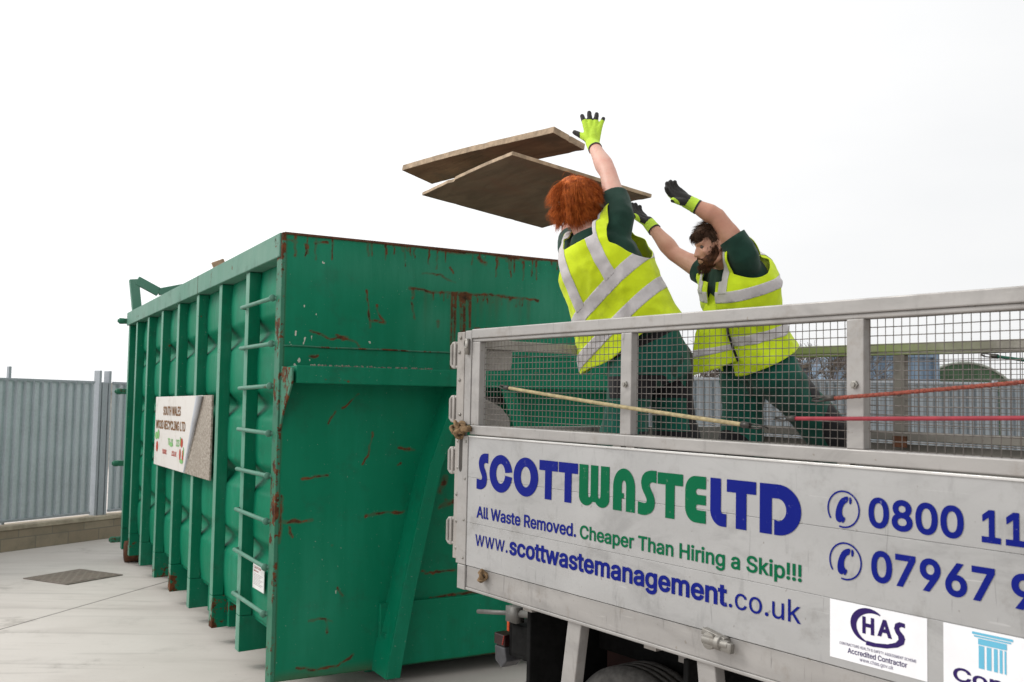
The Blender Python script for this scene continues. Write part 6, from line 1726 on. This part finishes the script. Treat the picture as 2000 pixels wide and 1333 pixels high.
while len(roots) < 1700:
    s = rnd.choice((-1, 1)); t = rnd.random()
    a = V((s * .076, .004, -.010)).lerp(V((s * .03, .085, -.105)), t) + V((rnd.gauss(0, .006), rnd.gauss(0, .010), rnd.gauss(0, .014)))
    if t > .6: a = V((rnd.uniform(-.045, .045), .085 + rnd.uniform(-.04, .012), -.112 + rnd.uniform(-.02, .03)))
    nrm = V((a.x * 6, (a.y - .02) * 5, -.25))
    roots.append((HP(*a), lambda p, i, nrm=HM2 @ nrm.normalized(), ln=rnd.uniform(.007, .017): (nrm * .5 + V((0, 0, -.6 - .1 * i)) + HM2 @ V((0, .25, 0))).normalized() * ln / 4, 4))
hair_obj('whiskers', roots, .0009, BEARD, bd, root2, 9)
bm = B()
for s in (-1, 1): p_chain(bm, [HP(s * .016, .089, .036), HP(s * .046, .074, .038)], [.005, .004])
pobj('eyebrow', fuse(bm, .004, 1), [HAIR2], per2, root2)

# ------------------------------------------------------------------ boards in mid-throw
def wood_mat(name, a, b, c):
    n = NT(name)
    gr = n.noise(2.2, 5, .58, n.obj((1.0, 5, 5)), .8)
    v = n.noise(2.4, 5, .6)
    col = n.mix(n.ramp(gr, .3, .7), a, b)
    col = n.mix(n.math('MULTIPLY', n.ramp(v, .48, .72), .75), col, c)
    col = n.mix(n.math('MULTIPLY', n.ramp(n.noise(8, 6, .75), .6, .72), .6), col, tuple(x * .45 for x in a))
    n.bump(n.math('ADD', gr, n.math('MULTIPLY', n.noise(80, 3), .2)), .5, .006)
    return n.fin(col, .8)
WB1 = wood_mat('stained_board', (.150, .074, .038), (.235, .130, .070), (.10, .066, .042))
WB2 = wood_mat('dark_board', (.092, .055, .031), (.150, .094, .056), (.135, .060, .032))
WEDGE = plain('worn_board_edge', (.36, .27, .185), .85, 0, .3, 16, .3)
def board(label, corners, th, mats, seed):
    P = [V(p) for p in corners]; c = sum(P, V()) / 4
    ex = (P[1] - P[0]).normalized(); ey = (P[3] - P[0]); ey = (ey - ex * ey.dot(ex)).normalized(); ez = ex.cross(ey)
    if ez.z < 0: ez = -ez
    M = mat3(ex, ey, ex.cross(ey))
    rnd = random.Random(seed); n = 46
    loc = [M.transposed() @ (p - c) for p in P]
    outl = []
    for a, b in zip(loc, loc[1:] + loc[:1]):
        d = (b - a).normalized(); nrm = V((-d.y, d.x, 0))
        for i in range(n):
            t = i / n; p = a.lerp(b, t)
            j = .0035 * noise.noise((t * 17 + seed, a.x * 3, a.y * 3)) + .040 * max(0, noise.noise((t * 11, seed + a.y * 4, a.x * 7)) - .42)
            q = p + nrm * abs(j) * (1 if i else 0)
            outl.append((q.x, q.y))
    up = 1 if (M @ V((0, 0, 1))).z > 0 else -1
    bm = B()
    A = [bm.verts.new((x, y, -th / 2 * up + .008 * math.sin(x * 3.0 + seed))) for x, y in outl]
    Bv = [bm.verts.new((x, y, th / 2 * up + .008 * math.sin(x * 3.0 + seed))) for x, y in outl]
    bm.faces.new(A); bm.faces.new(Bv[::-1])
    for i in range(len(A)):
        f = bm.faces.new((A[i], A[(i + 1) % len(A)], Bv[(i + 1) % len(A)], Bv[i])); f.material_index = 1
    o = obj('wooden_board', bm, mats, None, bevel=.003)
    o.matrix_world = Matrix.Translation(c) @ M.to_4x4()
    tag(o, label, 'board', 'boards thrown into the container')
board('narrow reddish brown plank, the upper of the two boards in the air', [(-0.722, 6.164, 3.273), (0.215, 5.165, 3.247), (0.397, 5.337, 3.200), (-0.540, 6.336, 3.225)], .038, [WB1, WEDGE], 2)
board('wide dark brown board flying below the narrow plank, behind the red hair', [(-0.545, 5.695, 3.005), (-0.010, 4.632, 2.960), (0.723, 5.005, 2.842), (0.187, 6.068, 2.886)], .020, [WB2, WEDGE], 7)
#END
